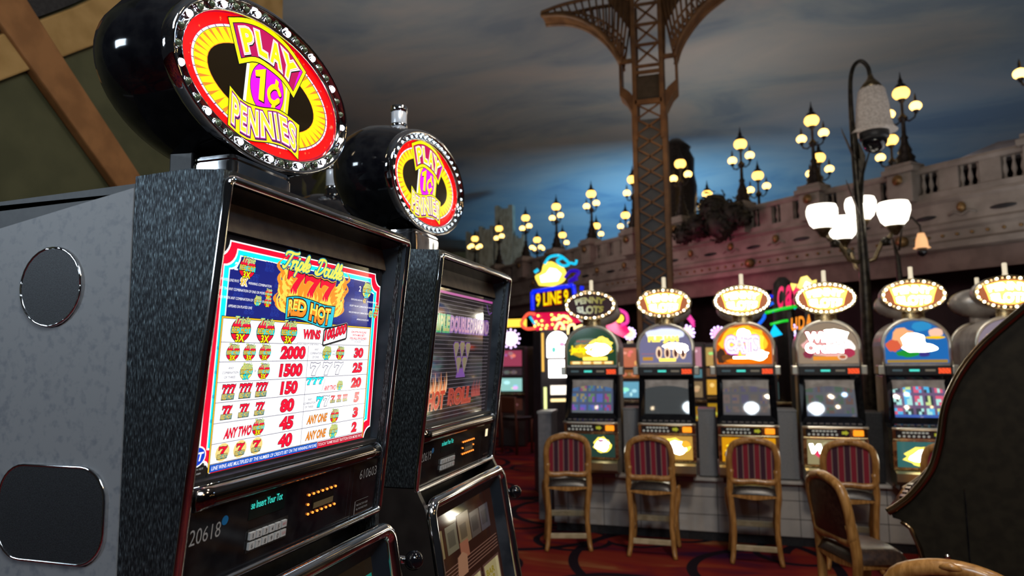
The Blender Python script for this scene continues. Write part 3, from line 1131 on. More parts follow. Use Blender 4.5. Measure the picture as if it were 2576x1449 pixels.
SCRIPT = {  # hand-lettered strokes on a unit grid, (x, y), x-height .5, cap 1
    'T': ([[(0.02, .78), (.06, .92), (.30, .98), (.62, .94), (.86, .98), (.92, 1.04)], [(.50, .95), (.42, .6), (.32, .15), (.20, -.02), (.10, .05)]], .66),
    'r': ([[(.0, .40), (.08, .50), (.10, .30), (.06, .0)], [(.08, .30), (.18, .46), (.28, .50), (.30, .42)]], .33),
    'i': ([[(.08, .50), (.04, .15), (.10, .0), (.22, .12)], [(.11, .68), (.12, .72)]], .22),
    'p': ([[(.10, .50), (.04, .1), (-.04, -.38)], [(.07, .34), (.18, .50), (.30, .44), (.30, .18), (.20, .0), (.06, .06)]], .37),
    'l': ([[(.02, .10), (.20, .55), (.24, .92), (.14, .98), (.08, .7), (.06, .2), (.12, .0), (.24, .12)]], .24),
    'e': ([[(.02, .22), (.20, .28), (.26, .42), (.16, .51), (.04, .36), (.04, .12), (.14, .0), (.32, .12)]], .34),
    'D': ([[(.22, .95), (.16, .5), (.08, .04)], [(-.06, .82), (.02, .96), (.30, 1.03), (.56, .88), (.62, .52), (.44, .14), (.16, -.02), (-.04, .06), (-.06, .16)]], .68),
    'o': ([[(.22, .48), (.06, .44), (.02, .18), (.14, .0), (.30, .10), (.32, .38), (.20, .49), (.28, .40), (.40, .44)]], .38),
    'u': ([[(.04, .50), (.02, .14), (.12, .0), (.26, .14), (.32, .50)], [(.32, .50), (.28, .14), (.34, .0), (.44, .10)]], .42),
    'b': ([[(.02, .14), (.20, .58), (.24, .92), (.14, .98), (.08, .7), (.06, .12), (.18, .0), (.30, .12), (.28, .36), (.18, .42), (.34, .38)]], .33),
}


def script_word(mb, word, x, y, sc, rot, wd, w_, m_):
    cx = 0.0
    for ch in word:
        st, adv = SCRIPT[ch]
        for s_ in st:
            P = []
            for a, b in s_:
                a2 = (a + cx + 0.26 * b) * 1.32
                P.append((x + (a2 * cos(rot) - b * sin(rot)) * sc, y + (a2 * sin(rot) + b * cos(rot)) * sc))
            mb.stroke(P, wd, w_, m_, sub=5)
        cx += adv


def paytable(parent, name):
    """coordinates below are measured on the recessed glass"""
    def T(p):
        u, v, w_ = p
        U = u + 0.102 * (v + 0.19)
        V = v - 0.0093
        wz = -0.040 + (-(V) - 0.08) / 0.33 * 0.0145 + w_ * .22
        return doorT()(Vector((U, V, wz)))
    m = MB(T)
    skew = lambda u, v: (u - 0.102 * (v + 0.19), v)   # straight verticals in plane space
    R = lambda a, b, w_, mm: m.poly([skew(a[0], a[1]), skew(b[0], a[1]), skew(b[0], b[1]), skew(a[0], b[1])], w_, mm)

    def notched(x0, y0, x1, y1, n, w_, mm):
        P = []
        for (cx, cy, a0) in ((x0, y0, 90), (x1, y0, 180), (x1, y1, 270), (x0, y1, 0)):
            for k in range(7):
                a = radians(a0 - 90 * k / 6)
                P.append(skew(cx + n * cos(a), cy + n * sin(a)))
        m.poly(P, w_, mm)
    x0, x1, y0, y1 = -.2405, .2505, -.4165, -.0738
    R((x0 - .004, -.418), (x1 + .004, -.066), -.001, BLK)
    notched(x0, y0, x1, y1, .024, 0, W_)
    notched(x0 + .0022, y0 + .0022, x1 - .0022, y1 - .0022, .0245, .0003, RED)
    notched(x0 + .0145, y0 + .0125, x1 - .0145, y1 - .0105, .0260, .0006, W_)
    notched(x0 + .0165, y0 + .0145, x1 - .0165, y1 - .0125, .0265, .0008, CYAN)
    notched(x0 + .0265, y0 + .022, x1 - .0255, y1 - .0195, .0215, .0011, W_)
    notched(x0 + .0285, y0 + .024, x1 - .0272, y1 - .0212, .0220, .0013, NAVY)
    # faint repeated emblem on the blue
    for i in range(7):
        for j in range(4):
            cx, cy = -.193 + i * .063 + (j % 2) * .03, -.104 - j * .0235
            if -.09 < cx < .085 or cx > .195 or (cx < -.18 and j == 0):
                continue
            for k in range(3):
                seven(m, cx - .010 + k * .007, cy, .0062, .009, .0015, NAVY, NAVY2, .0007)
            m.text('RED HOT', (cx - .011, cy - .0062, cx + .012, cy - .0012), .0016, NAVY2)
    for cy in (-.235, -.27, -.305, -.34):
        m.text('RED', (-.2205 + .1 * (cy + .19) * -1 - .004, cy, -.2205 + .1 * (cy + .19) * -1 + .006, cy + .005), .0016, NAVY2)
    # table
    tx0, tx1, ty0, ty1 = -.2180, .2200, -.4110, -.1885
    R((tx0 - .0025, ty0), (tx1 + .0025, ty1 + .003), .0016, BLK)
    R((tx0 - .0015, ty0), (tx1 + .0015, ty1 + .002), .0018, GLD)
    R((tx0 + .0008, ty0), (tx1 - .0005, ty1 - .0002), .0020, BLK)
    R((tx0 + .0015, ty0), (tx1 - .0012, ty1 - .0010), .0022, W_)
    rows = [-.2241, -.2530, -.2829, -.3122, -.3420, -.3714, -.3998]
    for y in rows:
        R((tx0 + .001, y - .0004), (tx1, y + .0004), .0024, INKB)
    R((.0036, rows[-1]), (.0044, rows[0]), .0024, INKB)
    # bars at the bottom
    R((tx0 + .0012, ty0 - .0005), (.0560, rows[-1] - .0006), .0026, BLK)
    R((tx0 + .002, ty0), (.0555, rows[-1] - .0012), .0028, BLU)
    R((.0565, ty0), (tx1 - .001, rows[-1] - .0012), .0028, DRED)
    sk = 0.0225
    m.text('LINE WINS ARE MULTIPLIED BY THE NUMBER OF CREDITS BET ON THE WINNING PAYLINE', (tx0 + .005 + sk, -.4088, .053 + sk, -.4032), .0032, W_, base=0.006)
    m.text('TOUCH "GAME RULES" BUTTON FOR MORE PAYS', (.0585 + sk, -.4088, tx1 - .003 + sk, -.4032), .0032, glow((1, .8, .8), 1), base=0.006)
    R((tx0 - .0035, -.4250), (tx1 + .006, ty0 - .0012), .0030, BLK)
    # top row
    disc(m, (-.1750, -.2050), .0180, .003)
    disc(m, (-.1162, -.2052), .0180, .003)
    disc(m, (-.0548, -.2052), .0180, .003)
    m.text('WINS', (-.0140, -.2150, .0395, -.1985), .0030, BLK, off=0.03, base=0.04)
    m.text('WINS', (-.0140, -.2150, .0395, -.1985), .0033, RED, base=0.04)
    # pill
    P = [(.0486, -.1985), (.052, -.1945), (.124, -.1815), (.128, -.1840), (.1305, -.2095), (.128, -.2130), (.0540, -.2270), (.0500, -.2245)]
    m.poly(grow(P, .0012), .0030, glow((.3, .3, .3), 1))
    m.poly(P, .0032, BLK)
    m.poly(grow(P, -.0028), .0034, W_)
    wp = lambda a, b: (.0530 + a * .0722 + b * .0008, -.2213 + a * .0165 + b * (.0235 - .0006 * a))
    m.text('100,000', None, .0037, BLK, off=0.035, base=0.05, warp=wp)
    m.text('100,000', None, .0040, RED, base=0.04, warp=wp)
    for k, s_ in enumerate(('ON 9TH PAYLINE', 'WITH MAX BET', 'ON ALL PAYLINES')):
        dx = (.003, .009, 0)[k]
        m.text(s_, (.1430 + dx, -.1998 - k * .0062, .2080 - dx, -.1957 - k * .0062), .003, RED, base=0.02)
    m.text('WIN IS NOT MULTIPLIED', (.1490, -.2146, .2010, -.2124), .003, INKB)
    m.text('BY LINE BET', (.163, -.2182, .189, -.2162), .003, INKB)
    R((-.030, -.2275), (.042, -.2241 + .0014), .0026, W_)
    R((-.031, -.2240), (-.030, -.2222), .0027, INKB)
    R((-.031, -.2226), (.043, -.2220), .0027, INKB)
    m.text('ONE CREDIT LINE WINS', (-.026, -.2256, .038, -.2232), .003, INKB)
    # left column
    for x in (-.1846, -.1474, -.1100):
        disc(m, (x, -.2390), .0118, .003)

    def num(s_, x0_, x1_, yc, h=.0205):
        for o_, mm, w_ in ((0.045, BLK, .003), (0.02, RED, .0034)):
            m.text(s_, (x0_, yc - h / 2, x1_, yc + h / 2), w_, mm, off=o_, base=0.03)
    num('2000', -.0680, .0000, -.2390)
    num('1500', -.0640, .0020 - .004, -.2685, .0205)
    num('150', -.0540, -.0090, -.2980, .0205)
    num('80', -.0480, -.0120, -.3275, .0205)
    num('45', -.0430, -.0070, -.3570, .0205)
    num('40', -.0395, -.0035, -.3860, .0205)
    for k, s_ in enumerate(('ANY', 'COMBINATION', 'OF THREE')):
        hw = (.006, .0175, .012)[k]
        m.text(s_, (-.1830 - hw, -.2640 - k * .0068, -.1830 + hw, -.2605 - k * .0068), .003, INKB)
    disc(m, (-.1478, -.2683), .0118, .003, '2X')
    m.text('OR', (-.1300, -.2695, -.1245, -.2662), .003, INKB)
    disc(m, (-.1060, -.2688), .0118, .003)
    for x in (-.1809, -.1432, -.1050):
        redhot_mini(m, (x, -.2985), .030, 3, .003)
    for x in (-.1776, -.1393, -.1021):
        redhot_mini(m, (x, -.3285), .027, 2, .003)
    m.text('ANY TWO', (-.1755, -.3665, -.1145, -.3515), .003, BLK, off=0.03, base=0.03, shear=0.2)
    m.text('ANY TWO', (-.1755, -.3665, -.1145, -.3515), .0033, RED, base=0.03, shear=0.2)
    disc(m, (-.0983, -.3568), .0118, .003)
    for x in (-.1728, -.1346, -.0964):
        redhot_mini(m, (x, -.3865), .024, 1, .003, True)
    # right column
    for k, s_ in enumerate(('ANY', 'COMBINATION', 'OF ONE')):
        hw = (.006, .0185, .010)[k]
        m.text(s_, (.0340 - hw, -.2350 - k * .0068, .0340 + hw, -.2315 - k * .0068), .003, INKB)
    disc(m, (.0690, -.2395), .0118, .003, '2X')
    m.text('AND', (.0870, -.2375, .0970, -.2345), .003, INKB)
    m.text('ONE', (.0870, -.2435, .0970, -.2405), .003, INKB)
    disc(m, (.1150, -.2395), .0118, .003)
    num('30', .168, .202, -.2390, .0185)
    for x in (.0225, .0625, .1010):
        seven(m, x, -.2795, .0290, .0225, .003, W_, INKB, .0010)
    num('25', .170, .205, -.2685, .0185)
    for x in (.0160, .0345, .0530):
        seven(m, x, -.2955, .0165, .0125, .003, CYAN, INKB, .0008)
    m.stroke([(.0690, -.3090), (.0750, -.2870)], .0006, .003, INKB, smooth=False)
    m.text('ANY TWO', (.0760, -.3090, .1150, -.2995), .0033, RED, base=0.03, shear=0.2)
    disc(m, (.1290, -.3015), .0085, .003, '2X')
    num('20', .172, .208, -.2980, .0185)
    for k, s_ in enumerate(('ANY', 'COMBINATION', 'OF THREE')):
        hw = (.006, .0185, .013)[k]
        m.text(s_, (.0350 - hw, -.3235 - k * .0066, .0350 + hw, -.3200 - k * .0066), .003, INKB)
    seven(m, .0560, -.3375, .0200, .0190, .003, CYAN, INKB, .001)
    seven(m, .0790, -.3370, .0195, .0185, .003, W_, INKB, .001)
    for k, x in enumerate((.1105, .1325, .1545)):
        redhot_mini(m, (x, -.3265), .018, k + 1, .003)
    num('5', .190, .207, -.3275, .0185)
    num('3', .193, .210, -.3575, .0185)
    num('2', .195, .213, -.3865, .0185)
    for y, kd in ((-.3580, '3X'), (-.3865, '2X')):
        m.text('ANY ONE', (.0350 + (.003 if kd == '2X' else 0), y - .0075, .0990 + (.003 if kd == '2X' else 0), y + .0075), .003, BLK, off=0.03, base=0.03, shear=0.2)
        m.text('ANY ONE', (.0350 + (.003 if kd == '2X' else 0), y - .0075, .0990 + (.003 if kd == '2X' else 0), y + .0075), .0033, ORA, base=0.03, shear=0.2)
        disc(m, (.1245 + (.003 if kd == '2X' else 0), y), .0118, .003, kd)
    # wording on the blue
    m.text('2', (-.2110, -.1165, -.2030, -.1045), .003, W_, base=0.03)
    disc(m, (-.1825, -.1105), .0155, .003)
    m.text('ON PLAYED LINE PAYS', (-.243, -.1345, -.1970, -.1305), .003, W_)
    m.text('9X', (-.1935, -.1385, -.1780, -.1265), .003, W_, off=0.08, base=0.05)
    m.text('9X', (-.1935, -.1385, -.1780, -.1265), .0034, GLD, base=0.05)
    m.text('WINNING COMBINATION', (-.1750, -.1350, -.1190, -.1310), .003, W_)
    m.text('EXCEPT THE ANY COMBINATION OF ONE OR MORE', (-.2430, -.1475, -.1330, -.1435), .003, W_)
    disc(m, (-.1235, -.1455), .0075, .003)
    m.text('PAYS OR WHEN ANY COMBINATION OF 3', (-.2430, -.1605, -.1550, -.1565), .003, W_)
    disc(m, (-.1470, -.1585), .0075, .003, '2X')
    m.text('OR', (-.1365, -.1605, -.1315, -.1570), .003, W_)
    disc(m, (-.1225, -.1590), .0075, .003)
    m.text('APPEARS ON PLAYED LINE', (-.2110, -.1725, -.1580, -.1685), .003, W_)
    m.text('2', (.1540, -.1165, .1620, -.1055), .003, W_, base=0.02)
    disc(m, (.1860, -.1120), .0150, .003, '2X')
    m.text('ON PLAYED LINE PAYS', (.1290, -.1355, .1730, -.1322), .003, W_)
    m.text('4X', (.1750, -.1385, .1880, -.1285), .003, GLD, base=0.03)
    m.text('WINNING COMBINATION', (.1905, -.1360, .2350, -.1328), .003, W_)
    m.text('EXCEPT THE ANY COMBINATION OF ONE OR MORE', (.1270, -.1480, .2300, -.1447), .003, W_)
    m.text('PAYS OR WHEN ANY COMBINATION OF 3', (.1270, -.1610, .2050, -.1577), .003, W_)
    disc(m, (.2130, -.1590), .0070, .003, '2X')
    disc(m, (.2330, -.1590), .0070, .003)
    disc(m, (.2360, -.1460), .0070, .003)
    m.text('APPEARS ON PLAYED LINE', (.1600, -.1740, .2080, -.1707), .003, W_)
    # central emblem: flames
    rnd = random.Random(3)
    FY, FO = glow((1, .80, .10), 1.0), glow((1, .33, .02), 1.0)
    m.poly([(-.082, -.172), (-.092, -.120), (-.078, -.098), (-.02, -.112), (.04, -.108), (.082, -.118), (.092, -.150), (.084, -.172)], .0026, FO)
    for side in (-1, 1):
        for k in range(9):
            yb = -.172 + k * .0075
            xb = side * (.066 + .006 * sin(k * 1.7)) + .001
            h = .026 + .012 * rnd.random()
            tongue(m, xb + side * .010, yb, .017, h, side * (.5 + .4 * rnd.random()), .0028 + k * .00005, FO)
            tongue(m, xb + side * .008, yb + .001, .012, h * .85, side * .55, .0034 + k * .00005, FY)
        for k in range(3):
            m.stroke([(side * .072, -.172 + k * .02), (side * .092, -.166 + k * .02), (side * .100, -.152 + k * .018), (side * .096, -.142 + k * .018)], .004, .0030, FY, sub=4)
    for k in range(16):
        tongue(m, -.066 + k * .0090, -.152 - .002 * (k % 2), .012, .016 + .008 * rnd.random(), rnd.uniform(-.3, .3), .0036, FY if k % 3 else FO)
    for k, (x, y) in enumerate(((-.0820, -.1425), (-.0330, -.1455), (.0160, -.1485))):
        seven(m, x, y, .0500, .0430, .0040, BLK, glow((.9, .45, .05), 1), .0018)
        P = [(x + .0015 + a * .0470, y + .002 + b * .0390) for a, b in SEV]
        m.poly(P, .0044, RED)
        for j in range(4):
            tongue(m, x + .012 + j * .0062, y - .001, .0070, .009 + .004 * (j % 2), .15, .0047, FY)
    # ribbon
    tp = curvefn([(-.0755, -.1475), (-.045, -.1435), (0, -.1475), (.040, -.1530), (.0745, -.1530)])
    bt = curvefn([(-.0710, -.1835), (-.045, -.1800), (0, -.1860), (.040, -.1925), (.0725, -.1905)])
    N_ = 16
    P = [tuple(tp(i / N_)) for i in range(N_ + 1)] + [tuple(bt(1 - i / N_)) for i in range(N_ + 1)]
    m.poly(grow(P, .0016), .0050, BLK)
    m.poly(P, .0052, glow((.02, .62, .80), 1))

    def rw(a, b):
        t = .05 + a * .86
        q = bt(t) * (1 - (.1 + b * .8)) + tp(t) * (.1 + b * .8)
        return q.x, q.y
    m.text('RED HOT', None, .0055, BLK, off=0.07, base=0.06, warp=rw)
    m.text('RED HOT', None, .0059, ORA, off=0.012, base=0.05, warp=rw)
    m.text('RED HOT', None, .0062, LEM, base=0.02, warp=lambda a, b: rw(a, .35 + b * .62))
    # script heading
    for wd, w_, mm in ((.0086, .0066, INKB), (.0074, .0069, TEAL), (.0046, .0073, LEM)):
        script_word(m, 'Triple', -.1030, -.0975, .0275, -.02, wd, w_, mm)
        script_word(m, 'Double', -.0040, -.0990, .0275, -.02, wd, w_, mm)
    # maker's oval at the corner
    m.ell((-.2255, -.3850), .0185, .0150, .0046, W_, 24)
    m.ell((-.2255, -.3850), .0165, .0130, .0049, glow((0, .05, .62), 1), 24)
    m.text('IGT', (-.2390, -.3915, -.2120, -.3790), .0053, W_, base=0.03, shear=0.15)
    m.ell((-.2050, -.3965), .0028, .0028, .0046, W_, 12, (.0018, .0018))
    m.poly([(-.245, -.399), (-.2035, -.399), (-.2035, -.4165), (-.245, -.4165)], .0042, BLK)
    m.text('Copyright IGT', (-.2400, -.4045, -.2080, -.4015), .0048, glow((.5, .5, .5), 1))
    m.text('www.IGT.com', (-.2400, -.4100, -.2120, -.4070), .0048, glow((.5, .5, .5), 1))
    return m.build(name, parent)


def display_two(parent, name):
    """dark glass of the second machine: dim art, fine level lines"""
    def T(p):
        return doorT()(Vector((p[0], p[1], p[2] - .038 + (-p[1] - .08) / .33 * .0145)))
    m = MB(T)
    dk = mat('dim_glass', (0.012, 0.010, 0.012), 0.04, 0, (0.05, 0.04, 0.045), 0.35, coat=1.0)
    m.rect((-.25, -.432), (.25, -.078), 0, dk)
    ln = glow((.17, .14, .17), 1.0)
    for k in range(31):
        y = -.098 - k * .0106
        m.rect((-.245, y), (.226, y + .0011), .0004, ln)
    pk, gn, pu = glow((.45, .08, .32), 1), glow((.02, .30, .10), 1), glow((.16, .06, .28), 1)
    m.rect((-.25, -.092), (.24, -.0855), .0006, pk)
    m.poly([(-.235, -.095), (-.180, -.095), (-.235, -.15)], .0006, glow((.03, .03, .05), 1))
    m.stroke([(-.240, -.120), (-.21, -.13), (-.19, -.096)], .003, .0008, pk)
    m.stroke([(.19, -.10), (.215, -.125), (.238, -.12)], .003, .0008, pu)
    for st, x0, x1, c, e in (('TRIPLE', -.235, -.105, glow((.30, .34, .06), 1), gn), ('DOUBLE', -.098, .045, glow((.40, .16, .30), 1), pu), ('DIAMOND', .052, .215, glow((.35, .22, .30), 1), pu)):
        m.text(st, (x0, -.190, x1, -.150), .0010, e, off=0.09, base=0.04)
        m.text(st, (x0, -.190, x1, -.150), .0014, c, base=0.03)
    for cx, cy in ((-.045, -.235), (.0, -.233), (.045, -.235), (-.022, -.275), (.024, -.275)):
        P = [(cx - .020, cy + .008), (cx - .012, cy + .016), (cx + .012, cy + .016), (cx + .020, cy + .008), (cx, cy - .030)]
        m.poly(grow(P, .002), .0010, pu)
        m.poly(P, .0014, glow((.20, .17, .08), 1))
        m.stroke([(cx - .010, cy + .008), (cx, cy - .026), (cx + .010, cy + .008)], .0012, .0018, pu, smooth=False)
    P = [(-.035, -.315), (.035, -.315), (.022, -.290), (-.022, -.290)]
    m.poly(P, .0010, pu)
    fr, fo = glow((.55, .05, .02), 1.0), glow((.85, .28, .10), 1.0)
    m.text('HOT', (-.215, -.392, -.105, -.345), .0010, glow((.45, .2, .1), 1), off=0.06, base=0.03, shear=.1)
    m.text('HOT', (-.215, -.392, -.105, -.345), .0014, fr, base=0.03, shear=.1)
    m.text('ROLL', (-.080, -.388, .090, -.345), .0010, glow((.40, .06, .04), 1), off=0.06, base=0.03, shear=.1)
    m.text('ROLL', (-.080, -.388, .090, -.345), .0014, glow((.30, .03, .02), 1), base=0.03, shear=.1)
    for k in range(9):
        tongue(m, -.205 + k * .0125, -.350, .014, .030 + .012 * (k % 3), .2, .0012, fo if k % 2 else glow((.8, .45, .25), 1))
    for k in range(6):
        tongue(m, .105 + k * .0125, -.375, .013, .04 + .012 * (k % 2), -.2, .0012, glow((.35, .06, .05), 1))
    return m.build(name, parent)


def lower_art(parent, kind):
    T = lowT(-.030)
    m = MB(T)
    if kind == 1:
        m.rect((-.245, -.50), (.245, -.06), 0, mat('dim_lower_glass', (0.008, 0.007, 0.006), 0.05, 0, (0.05, 0.03, 0.015), 0.2))
        teal = glow((.0, .14, .105), 1)
        tiles = [(-.235, (.18, .10, .03)), (-.115, (.30, .14, .03)), (.005, (.008, .012, .05)), (.115, (.02, .09, .08))]
        for k, (x, c) in enumerate(tiles):
            m.rect((x - .007, -.212), (x + .114, -.092), .0006, teal)
            m.rect((x, -.206), (x + .104, -.099), .0010, glow(c, 1.0))
        mid, lt = glow((.34, .17, .05), 1), glow((.36, .30, .20), 1)
        m.text('CATS', (-.105, -.160, -.022, -.110), .0018, glow((.2, .12, .16), 1), off=0.06, base=.03)
        m.text('CATS', (-.105, -.160, -.022, -.110), .0022, lt, base=.01)
        for k in range(5):
            m.stroke([(-.100 + k * .017, -.165), (-.094 + k * .017, -.180), (-.100 + k * .017, -.20)], .004, .0018, lt, sub=3)
        m.ell((.056, -.130), .026, .016, .0016, lt, 10)
        m.text('SUPER', (.035, -.136, .078, -.122), .0020, glow((.25, .03, .03), 1), base=.02)
        m.text('HOOPS', (.015, -.178, .098, -.153), .0018, mid, base=.06)
        m.text('OF FIRE', (.035, -.196, .08, -.184), .0018, lt)
        m.text('TEXAS', (.126, -.150, .205, -.122), .0018, mid, base=.03)
        m.ell((.17, -.160), .020, .014, .0018, glow((.34, .07, .02), 1), 14)
        m.text('TEA', (.14, -.192, .20, -.180), .0018, lt)
        for k, x in enumerate((-.235, -.115, .005, .115)):
            m.rect((x, -.345), (x + .104, -.238), .0010, glow(((.02, .04, .12), (.12, .05, .02), (.01, .03, .10), (.10, .08, .03))[k], 1))
            m.ell((x + .05, -.285), .03, .02, .0014, glow((.22, .20, .10), 1), 16, (.024, .015))
    else:
        m.rect((-.245, -.54), (.245, -.06), 0, mat('dim_reel_glass', (0.010, 0.006, 0.004), 0.06, 0, (0.10, 0.03, 0.02), 0.14))
        dim = lambda c: glow(c, 0.55)
        for k, (x, c) in enumerate(((-.235, (.22, .16, .06)), (-.14, (.14, .12, .07)), (-.055, (.20, .13, .06)), (.035, (.07, .05, .04)), (.115, (.06, .05, .06)))):
            m.rect((x, -.165), (x + (.075 if k != 2 else .085), -.085 - (.012 if k != 2 else 0)), .0006, dim(c))
            m.rect((x + .012, -.150), (x + .058, -.112), .0010, dim(tuple(q * .45 for q in c)))
        m.rect((-.06, -.198), (.0, -.155), .0012, dim((.30, .10, .05)))
        for j in range(5):
            m.rect((-.18, -.232 + j * .0085), (.225, -.2295 + j * .0085), .0008, dim((.20, .09, .06)))
        m.poly([(-.10, -.235), (-.085, -.185), (-.05, -.178), (-.02, -.192), (-.03, -.235)], .0014, dim((.36, .17, .09)))
        cream = dim((.42, .34, .16))
        for k, x in enumerate((-.225, -.070, .085)):
            m.rect((x - .008, -.50), (x + .132, -.250), .0006, dim((.10, .04, .03)))
            m.rect((x, -.492), (x + .122, -.256), .0009, cream)
            m.rect((x + .100, -.492), (x + .122, -.256), .0012, dim((.55, .46, .24)))
        bg_ = dim((.05, .16, .07))
        m.rect((-.060, -.372), (.015, -.342), .0013, dim((.30, .30, .14)))
        m.text('BAR', (-.055, -.370, .010, -.344), .0016, bg_, base=.03)
        for j in range(3):
            m.text('BAR', (.095, -.288 - j * .022, .165, -.270 - j * .022), .0016, dim((.30, .22, .01)), base=.04)
            m.text('BAR', (-.212, -.420 - j * .024, -.140, -.400 - j * .024), .0016, dim((.30, .22, .01)), base=.04)
        m.ell((-.180, -.315), .020, .022, .0014, dim((.26, .04, .02)), 14)
        m.ell((-.160, -.333), .018, .020, .0015, dim((.24, .04, .02)), 14)
        m.stroke([(-.18, -.295), (-.165, -.28), (-.145, -.285)], .008, .0016, bg_, sub=4)
        m.ell((-.030, -.275), .024, .018, .0014, dim((.26, .10, .03)), 14)
        m.ell((.130, -.375), .026, .024, .0014, dim((.28, .08, .03)), 14)
        m.rect((-.235, -.54), (.235, -.51), .0012, dim((.12, .03, .02)))
    return m.build('game_glass', parent)


SA, SBv = .262, .146    # outer half axes of the oval sign
TS = 0.09


def signT(cx, cz, y0):
    def T(p):
        u, v, w_ = p
        return Vector((cx + u, y0 - v * sin(TS) - w_ * cos(TS), cz + v * cos(TS) - w_ * sin(TS)))
    return T


def near_sign(parent, lit_every, cx=.038, cz=2.313, y0=-.03):
    sg = thing('topper_sign', 'x', 'x')
    del sg['label'], sg['category']
    sg.parent = parent
    T = signT(cx, cz, y0)
    # black drum
    m = MB(T)
    prof = [(1.00, .0), (1.03, -.03), (1.045, -.07), (1.03, -.11), (.96, -.15), (.84, -.18), (.60, -.205), (.30, -.22), (.02, -.224)]
    N = 56
    vv, ff = [], []
    for s_, d in prof:
        for k in range(N):
            t = 2 * pi * k / N
            vv.append((SA * s_ * cos(t), SBv * s_ * sin(t) * (1 + .10 * min(1, -d * 8)), d))
    for i in range(len(prof) - 1):
        ff += [(i * N + k, i * N + (k + 1) % N, (i + 1) * N + (k + 1) % N, (i + 1) * N + k) for k in range(N)]
    ff.append([(len(prof) - 1) * N + k for k in range(N)])
    m.add(vv, ff, BLACK, True)
    m.build('housing', sg)
    # chrome ring with a dished channel
    m = MB(T)
    prof = [(1.0, 0.0), (1.012, .010), (1.0, .020), (.975, .024), (.955, .019), (.925, .013), (.895, .013), (.880, .018), (.868, .018), (.862, .006)]
    vv, ff = [], []
    for s_, d in prof:
        for k in range(N):
            t = 2 * pi * k / N
            o = SA * (1 - s_) * .78
            vv.append(((SA - o) * cos(t), (SBv - o) * sin(t), d))
    for i in range(len(prof) - 1):
        ff += [(i * N + k, (i + 1) * N + k, (i + 1) * N + (k + 1) % N, i * N + (k + 1) % N) for k in range(N)]
    m.add(vv, ff, CHROME, True)
    m.build('chrome_ring', sg)
    # face
    m = MB(lambda p: T(Vector((p[0], p[1], .006 + (p[2] - .006) * .30))))

    def letters(word, slots, fn, w_, mm, off, dd):
        for ch, (s0, s1) in zip(word, slots):
            m.text(ch, None, w_, mm, off=off, base=.02, warp=lambda a, b: (fn(s0 + a * (s1 - s0), b)[0] + dd, fn(s0 + a * (s1 - s0), b)[1] - dd))
    ra, rb = .234, .119
    m.ell((0, 0), ra, rb, .0060, DRED, 64)
    m.ell((0, 0), ra - .003, rb - .003, .0063, glow((1, .0, .0), 1.05), 64)
    rnd = random.Random(5)
    for k in range(34):
        t = rnd.uniform(0.35 * pi, 1.45 * pi) if k % 3 else rnd.uniform(0, 2 * pi)
        f = rnd.uniform(.885, .955)
        c = (ra * f * cos(t), rb * f * sin(t) * .99)
        r_ = rnd.uniform(.002, .0045)
        P = []
        for j in range(10):
            q = r_ if j % 2 == 0 else r_ * .25
            P.append((c[0] + q * cos(j * pi / 5), c[1] + q * sin(j * pi / 5)))
        m.poly(P, .0066, glow((1, .22, .05), 1.0))
    m.ell((-.002, 0), .2030, .0985, .0069, glow((.35, 0, .25), 1), 64)
    # white dashes
    nd = 46
    for k in range(nd):
        t0, t1 = 2 * pi * (k + .05) / nd, 2 * pi * (k + .95) / nd
        P = [(.2025 * cos(t) - .002, .0980 * sin(t)) for t in (t0, (t0 + t1) / 2, t1)] + [(.1975 * cos(t) - .002, .0945 * sin(t)) for t in (t1, (t0 + t1) / 2, t0)]
        m.poly(P, .0072, W_)
    m.ell((-.003, 0), .1970, .0940, .0071, BLK, 64)
    m.ell((-.003, 0), .1960, .0932, .0074, YEL_, 64)
    for k in range(nd):
        t = 2 * pi * k / nd
        dt = .028
        P = [(.195 * cos(t - dt) - .003, .0925 * sin(t - dt)), (.195 * cos(t + dt) - .003, .0925 * sin(t + dt)), (.165 * cos(t) - .004, .070 * sin(t))]
        m.poly(P, .0077, ORA)
        m.stroke([(.194 * cos(t) - .003, .092 * sin(t)), (.162 * cos(t) - .004, .068 * sin(t))], .0006, .0078, ORA, smooth=False)
    m.ell((-.010, 0), .1590, .0655, .0080, ORA, 48)
    m.ell((-.010, 0), .1575, .0643, .0083, mat('dark_oval_glass', (0.012, 0.008, 0.004), 0.06, 0, (.02, .012, .004), .5), 48)
    # figure one
    P = [(-.078, .055), (-.0718, .0282), (-.0718, -.046), (.0600, -.040), (.0600, .040), (.04, .06)]
    m.poly(grow(P, .0018), .0086, BLK)
    m.poly(P, .0089, YEL_)
    m.poly([(-.0718, .030), (-.064, .032), (-.064, -.046), (-.0718, -.046)], .0092, W_)
    m.poly([(.046, .040), (.051, .040), (.051, -.040), (.046, -.040)], .0092, glow((1, .97, .5), 1))
    m.ell((-.008, .004), .0505, .0500, .0094, INKB, 40)
    m.ell((-.008, .004), .0490, .0485, .0096, MAG, 40)
    for off_, mm, w_, dx in ((.03, BLK, .0099, .0022), (.0, GLD, .0102, .0012), (0, YEL_, .0106, 0)):
        m.poly([(a + dx, b - dx) for a, b in grow([(-.0480, .0262), (-.0200, .0400), (-.0165, -.0225), (-.0310, -.0225), (-.0330, .0210), (-.0455, .0170)], off_ * .04)], w_, mm)
        cc = [(.0285 * 1 + dx, .0085 - dx), (.0180 + dx, .0180 - dx), (.0040 + dx, .0140 - dx), (-.0045 + dx, .0010 - dx), (.0015 + dx, -.0120 - dx), (.0150 + dx, -.0135 - dx), (.0260 + dx, -.0050 - dx)]
        m.stroke(cc, .0105 if off_ else .0088, w_, mm, sub=6)
